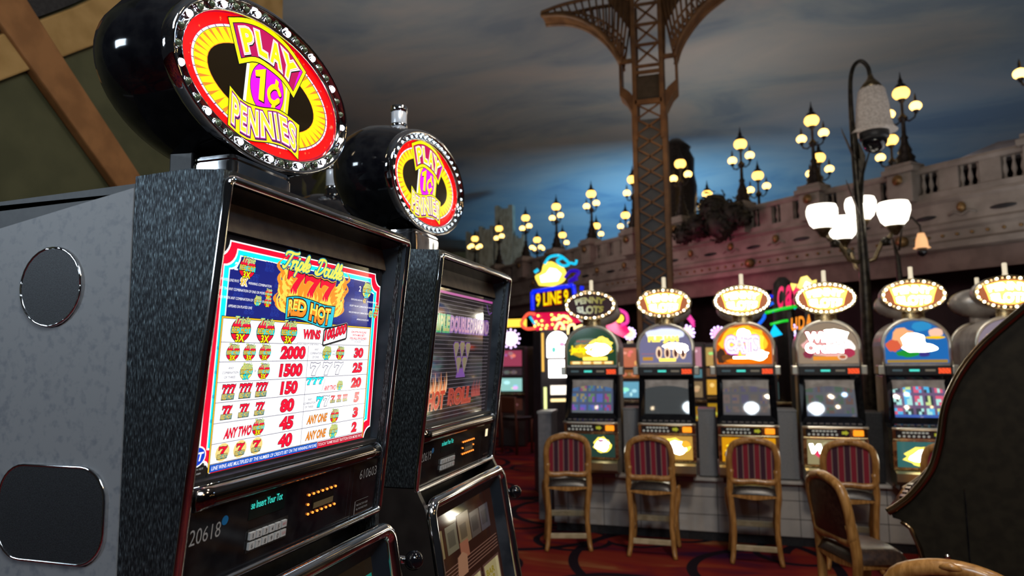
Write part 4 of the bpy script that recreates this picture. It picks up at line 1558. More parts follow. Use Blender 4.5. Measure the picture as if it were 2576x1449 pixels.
        m.poly([(.0110 + dx, .0180 - dx), (.0125 + dx, .0330 - dx), (.0215 + dx, .0310 - dx), (.0205 + dx, .0160 - dx)], w_, mm)
        m.poly([(.0090 + dx, -.0120 - dx), (.0070 + dx, -.0270 - dx), (.0120 + dx, -.0235 - dx), (.0175 + dx, -.0290 - dx), (.0190 + dx, -.0110 - dx)], w_, mm)
    # PLAY banner
    top = curvefn([(-.131, .0878), (-.085, .1085), (-.031, .1180), (.040, .1120), (.1051, .0845)])
    bot = curvefn([(-.0919, .0200), (-.049, .0420), (-.0059, .0430), (.0366, .0360), (.0726, .0180)])
    n = 16
    P = [tuple(top(i / n)) for i in range(n + 1)] + [tuple(bot(1 - i / n)) for i in range(n + 1)]
    m.poly(grow(P, .0018), .0110, BLK)
    m.poly(P, .0113, YEL_)
    P2 = grow(P, -.0095)
    m.poly(grow(P2, .0014), .0116, BLK)
    m.poly(P2, .0119, CRIM)
    m.poly([P2[0], P2[1], (P2[1][0] + .012, .055), P2[-2], P2[-1]], .0120, PURP)
    m.poly([P2[16], P2[15], (P2[15][0] - .010, .055), P2[18], P2[17]], .0120, MAG)

    def pw(a, b):
        t = .11 + a * .78
        q = bot(t) * (1 - (.235 + b * .52)) + top(t) * (.235 + b * .52)
        return q.x, q.y
    SL = [(.02, .20), (.29, .45), (.52, .74), (.76, .99)]
    for o_, mm, w_, dd in ((.10, BLK, .0122, .0018), (.10, W_, .0125, 0), (.06, glow((.8, .12, .03), 1), .0128, 0), (.048, W_, .0129, 0), (.022, YEL_, .0131, 0)):
        letters('PLAY', SL, pw, w_, mm, o_, dd)
    # PENNIES banner
    top = curvefn([(-.1101, -.0280), (-.0717, -.0420), (-.0241, -.0370), (.0341, -.0230), (.0992, -.0310)])
    bot = curvefn([(-.1042, -.0970), (-.070, -.1060), (-.0386, -.1060), (.0214, -.0925), (.0712, -.0900), (.1073, -.1010)])
    P = [tuple(top(i / n)) for i in range(n + 1)] + [tuple(bot(1 - i / n)) for i in range(n + 1)]
    m.poly(grow(P, .0018), .0134, BLK)
    m.poly(P, .0137, YEL_)

    def qw(a, b):
        t = .055 + a * .90
        q = bot(t) * (1 - (.16 + b * .70)) + top(t) * (.16 + b * .70)
        return q.x, q.y
    SQ = [(.0, .13), (.165, .275), (.31, .455), (.49, .635), (.675, .70), (.745, .85), (.88, .99)]
    for o_, mm, w_, dd in ((.10, glow((1, .25, .25), 1), .0140, .0016), (.10, INKB, .0143, .0008), (.07, glow((.62, 0, .35), 1), .0146, 0), (.045, W_, .0149, 0), (.0, glow((1, .88, .05), 1.1), .0152, 0)):
        letters('PENNIES', SQ, qw, w_, mm, o_, dd)
    m.build('face', sg)
    # bulbs round the ring
    lit = mat('lit_bulb', (.9, .9, 1), .1, 0, (.80, .84, 1.0), 12) if lit_every > 1 else mat('soft_bulb', (.6, .7, .8), .1, 0, (.70, .90, 1.0), 1.5)
    dim = bpy.data.materials.get('clear_bulb') or mat('clear_bulb', (.10, .13, .08), .05, .3)
    nb = 40
    pl = MB()
    pl.ball((0, 0, 0), .0062 if lit_every > 1 else .0046, lit, 10, 6)
    pl.lathe([(.0085, .0035), (.0075, .001), (.0055, .0)], CHROME, (0, 0, 0), 10, ax='y')
    pd = MB()
    pd.ball((0, 0, 0), .0062, dim, 10, 6)
    pd.lathe([(.0085, .0035), (.0075, .001), (.0055, .0)], CHROME, (0, 0, 0), 10, ax='y')
    a0 = pl.build('bulb', sg)
    b0 = pd.build('bulb', sg)
    ua = ub = False
    # equal spacing along the oval
    pts = []
    o = SA * .078 * .78
    A_, B_ = SA - .018, SBv - .018
    K = 720
    arc = [0]
    for k in range(K):
        t0, t1 = 2 * pi * k / K, 2 * pi * (k + 1) / K
        arc.append(arc[-1] + sqrt((A_ * (cos(t1) - cos(t0))) ** 2 + (B_ * (sin(t1) - sin(t0))) ** 2))
    j = 0
    for i in range(nb):
        s_ = arc[-1] * (i + .35) / nb
        while arc[j + 1] < s_:
            j += 1
        t = 2 * pi * j / K
        p = T(Vector((A_ * cos(t), B_ * sin(t), .0175)))
        on = (i % lit_every == 0)
        if on:
            q = a0 if not ua else inst(a0, 'bulb', sg, p)
            ua = True
        else:
            q = b0 if not ub else inst(b0, 'bulb', sg, p)
            ub = True
        q.location = p
        q['label'] = 'lit white bulb' if on else 'unlit clear bulb'
    if not ub:
        bpy.data.objects.remove(b0)
    # neck
    m = MB()
    for k in range(14):
        pass
    def rbox(hx, hy, r, n=6):
        P = []
        for (x, y, a0) in ((hx - r, hy - r, 0), (-hx + r, hy - r, 90), (-hx + r, -hy + r, 180), (hx - r, -hy + r, 270)):
            for k in range(n + 1):
                a = radians(a0 + 90 * k / n)
                P.append((.016 + x + r * cos(a), -.0015 + y + r * sin(a)))
        return P
    def slab(z0, z1, g):
        P = rbox(.084 + g, .0435 + g, .012 + g)
        n_ = len(P)
        m.add([(a, b, z0) for a, b in P] + [(a, b, z1) for a, b in P], [(i, (i + 1) % n_, (i + 1) % n_ + n_, i + n_) for i in range(n_)], CHROME, True)
        m.add([(a, b, z0) for a, b in P] + [(a, b, z1) for a, b in P], [list(range(n_ - 1, -1, -1)), list(range(n_, 2 * n_))], CHROME)
    slab(2.052, 2.062, .008)
    slab(2.062, 2.067, .003)
    slab(2.067, 2.080, .006)
    slab(2.080, 2.085, .0)
    slab(2.085, 2.146, .004)
    for k in range(2):
        slab(2.146 + k * .008, 2.1495 + k * .008, .002 + .0)
        slab(2.1495 + k * .008, 2.154 + k * .008, -.003)
    m.build('neck', sg)
    m = MB()
    m.box((.016, .070, 2.115), (.166, .054, .13), BLACKM)
    m.build('neck_base', sg, bevel=.004)
    # light tower
    m = MB()
    zt = cz + SBv * 1.10
    m.lathe([(.024, 0), (.024, .105), (.022, .108)], bpy.data.materials.get('candle_white') or mat('candle_white', (.75, .78, .85), .25, 0.2), (cx + .02, .07, zt - .012), 24)
    cd = m.build('candle_light', sg)
    m = MB()
    for a, b in ((0, .012), (.045, .056), (.092, .112)):
        m.lathe([(.0235, a), (.0258, a + .001), (.0258, b - .001), (.0235, b)], CHROME, (cx + .02, .07, zt - .012), 24)
    m.build('band', cd)
    return sg


def near_machine(idx, loc, label):
    t = thing('slot_machine', label, 'slot machine', loc, radians(90), 'slot machines in the near left row')
    # core body, set back behind the doors
    pr = [(-.145, 2.045), (-.085, 1.50), (-.10, 1.43), (-.20, .90), (-.26, .80), (-.26, .60), (.28, .60), (.28, 2.045)]
    m = MB()
    m.prism(pr, -.268, .268, BLACKM)
    m.build('cabinet_body', t)
    # side panels
    zb = 1.489 if idx == 2 else 1.05
    up_ = [(-.215, 2.062), (-.150 - (1.489 - zb) * .12 * 0, 1.489)]
    front_up = [(-.205, 2.055), (-.198, 2.03), (-.152, 1.500)]
    front_lo = [(-.152, 1.489), (-.160, 1.472), (-.175, 1.445), (-.262, .94), (-.30, .82), (-.28, .60)]
    for sx in (-1, 1):
        x0, x1 = (sx * .268, sx * .284)
        m = MB()
        if idx == 1:
            m.prism([(-.210, 2.060)] + [(-.150, 1.489), (-.150, zb)] + [(-.057, zb), (-.057, 2.063), (-.150, 2.066)], x0, x1, BRUSH)
            m.build('brushed_side_panel', t)
            m = MB()
            if sx < 0:
                m.prism([(-.151, zb - .001)] + front_lo[3:] + [(-.057, .60), (-.057, zb - .001)], x0, x1, BLACKM)
            else:
                m.prism([(-.151, zb - .001)] + front_lo[3:] + [(.28, .60), (.28, 2.04), (-.056, 2.04), (-.056, zb - .001)], x0, x1, BLACKM)
        else:
            m.prism([(-.210, 2.060)] + front_up[2:] + [(-.152, 1.492), (.05, 1.492), (.05, 2.062), (-.120, 2.066)], x0, x1, BRUSH)
            m.build('brushed_side_panel', t)
            m = MB()
            m.prism(front_lo + [(.28, .60), (.28, 2.04), (.051, 2.04), (.051, 1.489)], x0, x1, noisy(mat('dark_side', (.02, .015, .014), .35), (.016, .012, .011), (.026, .02, .018), nscale=12))
        m.build('side_panel', t)
    m = MB()
    m.prism([(-.21, 2.062), (.28, 2.05), (.28, 2.035), (-.205, 2.045)], -.268, .268, BLACKM)
    m.build('top_panel', t)
    # upper door frame
    T = doorT()
    m = MB(T)

    def rr(x, y0, y1, r, n=5):
        P = []
        for (cx, cy, a0) in ((-x + r, y1 - r, 90), (-x + r, y0 + r, 180), (x - r, y0 + r, 270), (x - r, y1 - r, 0)):
            for k in range(n + 1):
                a = radians(a0 + 90 * k / n)
                P.append((cx + r * cos(a), cy + r * sin(a), 0))
        return P
    m.tube(rr(.2812, -.575, -.006, .010), .0062, CHROME, 12, closed=True)
    fr = m.build('door_frame', t)
    for sx in (-1, 1):
        m = MB(T)
        m.add([(sx * .274, -.57, .0), (sx * .274, -.012, .0), (sx * .254, -.02, -.052), (sx * .254, -.57, -.052)], [(0, 1, 2, 3)], STEELBLUE)
        m.build('frame_lining', fr)
    # dark hood over the glass
    m = MB(T)
    m.add([(-.262, -.014, -.004), (.262, -.014, -.004), (.262, -.030, -.050), (-.262, -.030, -.050)], [(0, 1, 2, 3)], BLACK)
    m.add([(-.258, -.028, -.048), (.258, -.028, -.048), (.258, -.072, -.034), (-.258, -.072, -.034)], [(0, 1, 2, 3)], BROWNIN)
    m.add([(-.258, -.072, -.034), (.258, -.072, -.034), (.258, -.076, -.046), (-.258, -.076, -.046)], [(0, 1, 2, 3)], BLACK)
    m.build('hood', fr)
    m = MB(T)
    m.rect((-.262, -.435), (.262, -.03), -.053, BLACK)
    for k in range(3):
        m.box((.246 - k * .004, -.25, -.046 + k * .002), (.0022, .36, .006), STEELBLUE)
    m.build('glass_surround', fr)
    if idx == 1:
        g = paytable(t, 'pay_table_glass')
        g['label'] = 'lit red, white and blue pay table glass'
    else:
        g = display_two(t, 'pay_table_glass')
        g['label'] = 'dark pay table glass crossed by fine level lines'
    # ledge with half-round dark chrome bar
    m = MB(T)
    m.box((0, -.4325, -.032), (.520, .013, .040), BLACKM)
    m.build('ledge', fr)
    m = MB(T)
    path = [(-.262 + .514 * k / 16, -.449, -.010) for k in range(17)]
    m.tube(path, .0165, DCHROME, 16)
    bar = m.build('ledge_bar', fr)
    m = MB(T)
    m.tube([(.252, -.449, -.010), (.2545, -.449, -.010)], .0170, STEELBLUE, 16)
    m.tube([(-.262 + .514 * k / 8, -.4328, -.012) for k in range(9)], .0010, CHROME, 6)
    m.build('bar_cap', bar)
    # control panel
    cp = MB(T)
    cp.box((0, -.517, -.020), (.536, .112, .030), BLACK)
    cpo = cp.build('player_panel', t)
    ww = -.0045
    grey = paint((.30, .30, .30), .5)
    m = MB(T)
    m.rect((.1660, -.572), (.1668, -.468), ww, STEELBLUE)
    m.rect((.152, -.562), (.1525, -.468), ww, paint((.03, .03, .04), .4))
    m.build('panel_seam', cpo)
    m = MB(T)
    m.text('20618' if idx == 1 else '20619', (-.262, -.5095, -.202, -.4880), ww, grey, base=-.006)
    m.build('asset_number', cpo)
    m = MB(T)
    m.ell((-.1945, -.4890), .0068, .0068, ww, noisy(mat('blue_dot', (.0, .12, .32), .5), (.0, .11, .3), (.0, .13, .34), nscale=30), 24)
    m.build('blue_sticker', cpo)
    if idx == 1:
        m = MB(T)
        m.text('610603', (.192, -.4985, .2600, -.4800), ww, grey, base=-.006)
        m.build('license_number', cpo)
        m = MB(T)
        m.rect((.184, -.566), (.186, -.540), ww, grey)
        for k, s_ in enumerate(('MALFUNCTION VOIDS', 'ALL PAYS AND PLAYS')):
            m.text(s_, (.191, -.551 - k * .008, .236, -.547 - k * .008), ww, grey)
        m.rect((.188, -.5400), (.237, -.5395), ww, grey)
        m.rect((.188, -.5655), (.237, -.5650), ww, paint((.25, .12, .05), .5))
        m.build('notice_label', cpo)
    else:
        m = MB(T)
        m.rect((.200, -.566), (.245, -.552), ww, CHROME)
        m.rect((.203, -.561), (.243, -.558), ww + .001, BLACK)
        m.rect((.205, -.500), (.225, -.478), ww, glow((1, .8, .5), 1.2))
        m.build('coin_slot_plate', cpo)
    # text display
    m = MB(T)
    m.rect((-.142, -.5020), (-.052, -.4700), ww, paint((.004, .010, .010), .1))
    vf = m.build('text_display', cpo)
    m = MB(T)
    m.text('se Insert Your Tot', (-.139, -.4855, -.062, -.4740), ww + .001, glow((.05, .85, .70), 1.0), base=.004)
    m.build('readout', vf)
    # keypad
    kp = MB(T)
    kp.rect((-.140, -.552), (-.038, -.516), ww, paint((.008, .008, .008), .4))
    kpo = kp.build('keypad', cpo)
    chars = ['1', '2', '3', '4', '5', 'ENT', '6', '7', '8', '9', '0', 'CLR']
    ky = paint((.42, .42, .42), .45)
    rd_, bk_ = paint((.5, .08, .1), .5), paint((.03, .03, .03), .5)
    for k in range(12):
        i, j = k % 6, k // 6
        x, y = -.131 + i * .0158, -.5265 - j * .0150
        m = MB(T)
        m.box((x, y, ww + .002), (.0130, .0110, .004), ky)
        s_ = chars[k]
        hw = (.0008 if s_ == '1' else .002) if len(s_) == 1 else .0045
        m.text(s_, (x - hw, y - .0035, x + hw, y + .0035) if len(s_) == 1 else (x - hw, y - .0015, x + hw, y + .0025), ww + .0045, bk_ if len(s_) == 1 else rd_)
        m.build('key', kpo)
    # card reader with its lamps
    m = MB(T)
    m.rect((.030, -.5225), (.098, -.5010), ww, paint((.002, .002, .002), .3))
    m.rect((.034, -.5215), (.098, -.5110), ww + .0005, paint((.13, .10, .05), .4))
    rd = m.build('card_slot', cpo)
    ldm = glow((1, .24, .025), 2.2)
    l0 = MB()
    l0.ball((0, 0, 0), .0023, ldm, 8, 6)
    first = True
    P = [(.0165 + i * .0142, -.4940) for i in range(7)] + [(.0195 + i * .0142, -.5275) for i in range(7)] + [(.0165, -.5105)]
    if idx == 2:
        P += [(.1017, -.5105)]
    for (x, y) in P:
        p = T(Vector((x, y, ww + .001)))
        if first:
            lo = l0.build('indicator_light', rd, p)
            first = False
        else:
            inst(lo, 'indicator_light', rd, p)
    # lower door
    T2 = lowT()
    m = MB(T2)
    m.tube(rr(.270, -.560, -.016, .030, 6), .0150, CHROME, 14, closed=True)
    ld = m.build('lower_door', t)
    m = MB(T2)
    for sx in (-1, 1):
        m.add([(sx * .258, -.55, .002), (sx * .258, -.03, .002), (sx * .236, -.05, -.030), (sx * .236, -.55, -.030)], [(0, 1, 2, 3)], STEELBLUE)
    m.add([(-.262, -.026, .0), (.262, -.026, .0), (.25, -.062, -.028), (-.25, -.062, -.028)], [(0, 1, 2, 3)], BLACKM)
    m.rect((-.262, -.56), (.262, -.02), -.033, BLACK)
    m.build('lower_lining', ld)
    lower_art(t, idx)
    # button deck, belly, tray
    m = MB()
    m.prism([(-.26, .93), (-.42, .885), (-.44, .865), (-.42, .83), (-.27, .80)], -.275, .275, BLACK)
    dk = m.build('button_deck', t, bevel=.006)
    for k in range(7):
        m = MB()
        m.box((-.21 + k * .07, -.345, .913), (.045, .03, .012), glow((.9, .8, .6), .5) if k % 2 else ky)
        m.build('play_button', dk)
    m = MB()
    m.prism([(-.262, .80), (-.300, .80), (-.31, .66), (-.34, .62), (-.30, .60), (-.262, .60)], -.268, .268, CHROME)
    m.build('coin_tray', t)
    # pull arm
    m = MB()
    m.tube([(.296, -.06, 1.372), (.306, -.13, 1.374), (.318, -.205, 1.372)], [.012, .010, .008], CHROME, 10)
    m.lathe([(.028, 0), (.028, .018)], CHROME, (.284, -.06, 1.372), 16, ax='x')
    ha = m.build('pull_arm', t)
    m = MB()
    m.ball((.320, -.214, 1.372), .0205, BLACK, 18, 12)
    m.build('arm_ball', ha)
    near_sign(t, 3 if idx == 1 else 1)
    return t


M1 = near_machine(1, (-.85, 1.037, 0), 'nearest slot machine, with a brightly lit triple double pay table')
M2 = near_machine(2, (-.85, 1.784, 0), 'second slot machine behind the nearest, its dark glass crossed by fine lines')

# base the near row stands on
BASEW = noisy(mat('cream_tile', (.26, .24, .23), .6), (.36, .34, .32), (.46, .43, .40), nscale=3)
m = MB()
m.box((-1.15, 1.55, .30), (1.25, 1.72, .60), BASEW)
o = m.build('machine_base', bevel=.01)
tag(o, 'pale base block under the two near slot machines', 'base')

# grey end cabinet with loudspeaker openings
ec = thing('end_cabinet', 'grey speckled end cabinet with black speaker grilles, left of the nearest machine', 'cabinet', (-1.2, .7675, .6))
m = MB()
pts = [(-.407, 0), (.406, 0), (.406, 1.446), (.32, 1.432), (-.10, 1.362), (-.407, 1.30)]
m.prism([(a, b) for a, b in pts], -.016, -.004, GREYLAM, ax='y')
m.build('end_panel', ec)
GRILL = noisy(mat('speaker_mesh', (.02, .022, .024), .5, .4), (.008, .008, .01), (.035, .038, .042), nscale=900, detail=0)


def grille(cx, cz, hw, hh, r, nm):
    P = []
    for (x, z, a0) in ((hw - r, hh - r, 0), (-hw + r, hh - r, 90), (-hw + r, -hh + r, 180), (hw - r, -hh + r, 270)):
        for k in range(8):
            a = radians(a0 + 90 * k / 7)
            P.append((cx + x + r * cos(a), cz + z + r * sin(a)))
    m = MB()
    m.prism(P, -.019, -.014, GRILL, ax='y')
    g = m.build(nm, ec)
    m = MB()
    m.tube([(a, -.018, b) for a, b in P], .0022, CHROME, 6, closed=True)
    m.build('grille_rim', g)


grille(-1.2 + 1.2 + .262, 1.312 - .003, .058, .058, .058, 'speaker_grille')
grille(.285, .985, .098, .066, .045, 'speaker_grille')
grille(.285, .62, .098, .066, .045, 'speaker_grille')

# machines of the row behind (backs turned to the near row)
BK = thing('slot_machine', 'dark machine top and light tower behind the gap between the two near signs', 'slot machine', (-1.42, 2.26, 0))
m = MB()
m.prism([(-.28, .6), (.28, .6), (.28, 2.0), (.20, 2.08), (-.20, 2.08), (-.28, 2.0)], -.22, .22, BLACKM, ax='x')
m.build('cabinet_body', BK, bevel=.01)
m = MB()
m.ball((0, 0, 2.25), .26, BLACK, 28, 14, sx=.5, sz=.68)
m.build('topper_drum', BK)
m = MB()
m.lathe([(.034, 2.38), (.034, 2.445)], BLACK, (.035, -.03, 0), 20)
m.lathe([(.031, 2.445), (.031, 2.575)], bpy.data.materials['candle_white'], (.035, -.03, 0), 20)
cb = m.build('candle_light', BK)
for a, b in ((2.440, 2.452), (2.515, 2.527), (2.565, 2.58)):
    m = MB()
    m.lathe([(.031, a), (.0345, a), (.0345, b), (.031, b)], CHROME, (.035, -.03, 0), 20)
    m.build('band', cb)
shrub('potted_palm', [((-2.6, 4.6, 2.95), .5)], 'dark olive foliage glimpsed between the two near oval signs', 160, noisy(mat('olive_leaf', (.05, .05, .01), .7), (.02, .02, .006), (.10, .09, .02), nscale=6), 'plant', .14)
m = MB()
m.lathe([(.25, 0), (.32, .6), (.05, .6), (.04, 2.7)], DKIRON, (-2.6, 4.6, 0), 14)
o = m.build('palm_trunk', bpy.data.objects['potted_palm'])
o.matrix_parent_inverse = Matrix.Translation(bpy.data.objects['potted_palm'].location).inverted()
# ================================================================== FAR ROW OF ARCHED MACHINES
FY0 = 6.80
ROWX = [-1.243, -.508, .229, .965, 1.690, 2.425]


def convex(mb, x0, x1, z0, z1, y, bulge, tilt, mats, nx=20, nz=12):
    """gently bulging picture tube; mats(i, j) -> material for each cell"""
    cx, cz = (x0 + x1) / 2, (z0 + z1) / 2
    hx, hz = (x1 - x0) / 2, (z1 - z0) / 2
    vv = []
    for j in range(nz + 1):
        for i in range(nx + 1):
            a, b = -1 + 2 * i / nx, -1 + 2 * j / nz
            yy = y - bulge * (1 - .55 * a * a - .45 * b * b) + b * hz * tilt
            vv.append((cx + a * hx, yy, cz + b * hz))
    for j in range(nz):
        for i in range(nx):
            k = j * (nx + 1) + i
            mb.add([vv[k], vv[k + 1], vv[k + nx + 2], vv[k + nx + 1]], [(0, 1, 2, 3)], mats(i, j), True)


def weld(o):
    bm = bmesh.new()
    bm.from_mesh(o.data)
    bmesh.ops.remove_doubles(bm, verts=bm.verts, dist=1e-5)
    bm.to_mesh(o.data)
    bm.free()
    return o


SIGN_FACE_LIT = (glow((1, .16, .03), 1.0), glow((1, .72, .10), 3.0), glow((1, .95, .72), 9.0))
BULB = mat('marquee_bulb', (.9, .8, .6), .2, 0, (1, .86, .60), 9)
BULBD = mat('marquee_bulb_warm', (.9, .8, .6), .2, 0, (1, .55, .25), 1.6)


def oval_sign(parent, lit, cx=0, cz=2.31, y0=.02, back=False, dense=False):
    sg = bpy.data.objects.new('topper_sign', None)
    COL.objects.link(sg)
    sg.parent = parent

    def T(p):
        return Vector((cx + p[0], y0 - p[2], cz + p[1]))
    N = 40
    m = MB(T)
    prof = [(1.0, .0), (1.03, -.05), (1.0, -.12), (.85, -.18), (.5, -.215), (.02, -.22)]
    vv, ff = [], []
    for s_, d in prof:
        for k in range(N):
            t = 2 * pi * k / N
            vv.append((SA * s_ * cos(t), SBv * s_ * sin(t), d))
    for i in range(len(prof) - 1):
        ff += [(i * N + k, i * N + (k + 1) % N, (i + 1) * N + (k + 1) % N, (i + 1) * N + k) for k in range(N)]
    m.add(vv, ff, SILVER, True)
    m.build('housing', sg)
    m = MB(T)
    prof = [(0, 0.0), (-.006, .012), (.004, .020), (.012, .016), (.024, .014), (.030, .018), (.034, .006)]
    vv, ff = [], []
    for o, d in prof:
        for k in range(N):
            t = 2 * pi * k / N
            vv.append(((SA - o) * cos(t), (SBv - o) * sin(t), d))
    for i in range(len(prof) - 1):
        ff += [(i * N + k, (i + 1) * N + k, (i + 1) * N + (k + 1) % N, i * N + (k + 1) % N) for k in range(N)]
    m.add(vv, ff, GOLD, True)
    m.build('rim', sg)
    m = MB(T)
    bgm = glow((.45, .13, .05), 1.0) if lit else glow((.02, .006, .010), 1.0, .9)
    m.ell((0, 0), .229, .113, .004, bgm, 40)
    b1, b2, b3 = (SIGN_FACE_LIT if lit else (glow((.02, .008, .01), 1), glow((.05, .03, .01), 1), glow((.26, .22, .01), 1)))
    tp = curvefn([(-.188, .062), (-.09, .092), (0, .100), (.09, .092), (.188, .062)])
    md = curvefn([(-.165, -.004), (0, .012), (.165, -.004)])
    lo_ = curvefn([(-.150, -.066), (-.07, -.096), (0, -.102), (.07, -.096), (.150, -.066)])
    P = [tuple(tp(i / 12)) for i in range(13)] + [tuple(md(1 - i / 12)) for i in range(13)]
    Q = [tuple(md(i / 12)) for i in range(13)] + [tuple(lo_(1 - i / 12)) for i in range(13)]
    if lit:
        m.poly(grow(P, .006), .0055, b1)
        m.poly(grow(Q, .006), .0056, b1)
        m.poly(P, .0062, b2)
        m.poly(Q, .0063, b2)

    def wf(A, B):
        def f(a, b):
            t = .06 + a * .88
            q = A(t) * (1 - (.12 + b * .76)) + B(t) * (.12 + b * .76)
            return q.x, q.y
        return f
    m.text('PENNY', None, .0068, b3, base=.05, warp=wf(md, tp))
    m.text('SLOTS', None, .0068, b3, base=.05, warp=wf(lo_, md))
    m.build('face', sg)
    n = 34
    pb = MB()
    pb.ball((0, 0, 0), .0105, BULB, 8, 5)
    b0 = pb.build('bulb', sg)
    pb = MB()
    pb.ball((0, 0, 0), .0075, BULB if dense else BULBD, 8, 5)
    b1_ = pb.build('bulb', sg)
    for i in range(n):
        t = 2 * pi * (i + .5) / n
        p = T(Vector(((SA - .018) * cos(t), (SBv - .018) * sin(t), .021)))
        if i == 0:
            b0.location = p
        elif i == 1:
            b1_.location = p
        else:
            inst(b0 if (i % 2 == 0) else b1_, 'bulb', sg, p)
    m = MB()
    pr = []
    z = 2.10
    while z < 2.18:
        pr += [(1.0, z), (1.0, z + .009), (.96, z + .010), (.96, z + .013)]
        z += .014
    m.lathe(pr, GOLD if not back else SILVER, (cx, y0 + .05, 0), 24, sx=.095, sy=.05)
    m.build('neck', sg)
    m = MB()
    zt = cz + SBv
    m.lathe([(.022, zt - .005), (.022, zt + .02), (.019, zt + .025), (.019, zt + .115), (.012, zt + .12)], mat('candle_lit', (.8, .75, .6), .3, 0, (1, .85, .6), .55) if 'candle_lit' not in bpy.data.materials else bpy.data.materials['candle_lit'], (cx + .004, y0 + .06, 0), 14)
    m.build('candle_light', sg)
    return sg


def cell_tiles(cols, base, edge, seed, nx=20, nz=12, gap=True):
    rnd = random.Random(seed)
    g = {}

    def f(i, j):
        a, b = i // 4, j // 4
        if j == 0 and gap:
            return edge
        if i % 4 == 3 or j % 4 == 3:
            return base
        if (a, b) not in g:
            g[(a, b)] = [rnd.choice(cols), rnd.choice(cols)]
        return g[(a, b)][0] if (i % 4 == 1 and j % 4 == 1) or rnd.random() < .3 else g[(a, b)][1]
    return f


def arch_pts(x, z0, z1, n=20, sq=1.0):
    """round headed outline"""
    P = [(-x, z0)]
    zc = z1 - x * sq
    for k in range(n + 1):
        a = pi - pi * k / n
        P.append((x * cos(a), zc + x * sq * sin(a)))
    P.append((x, z0))
    return P


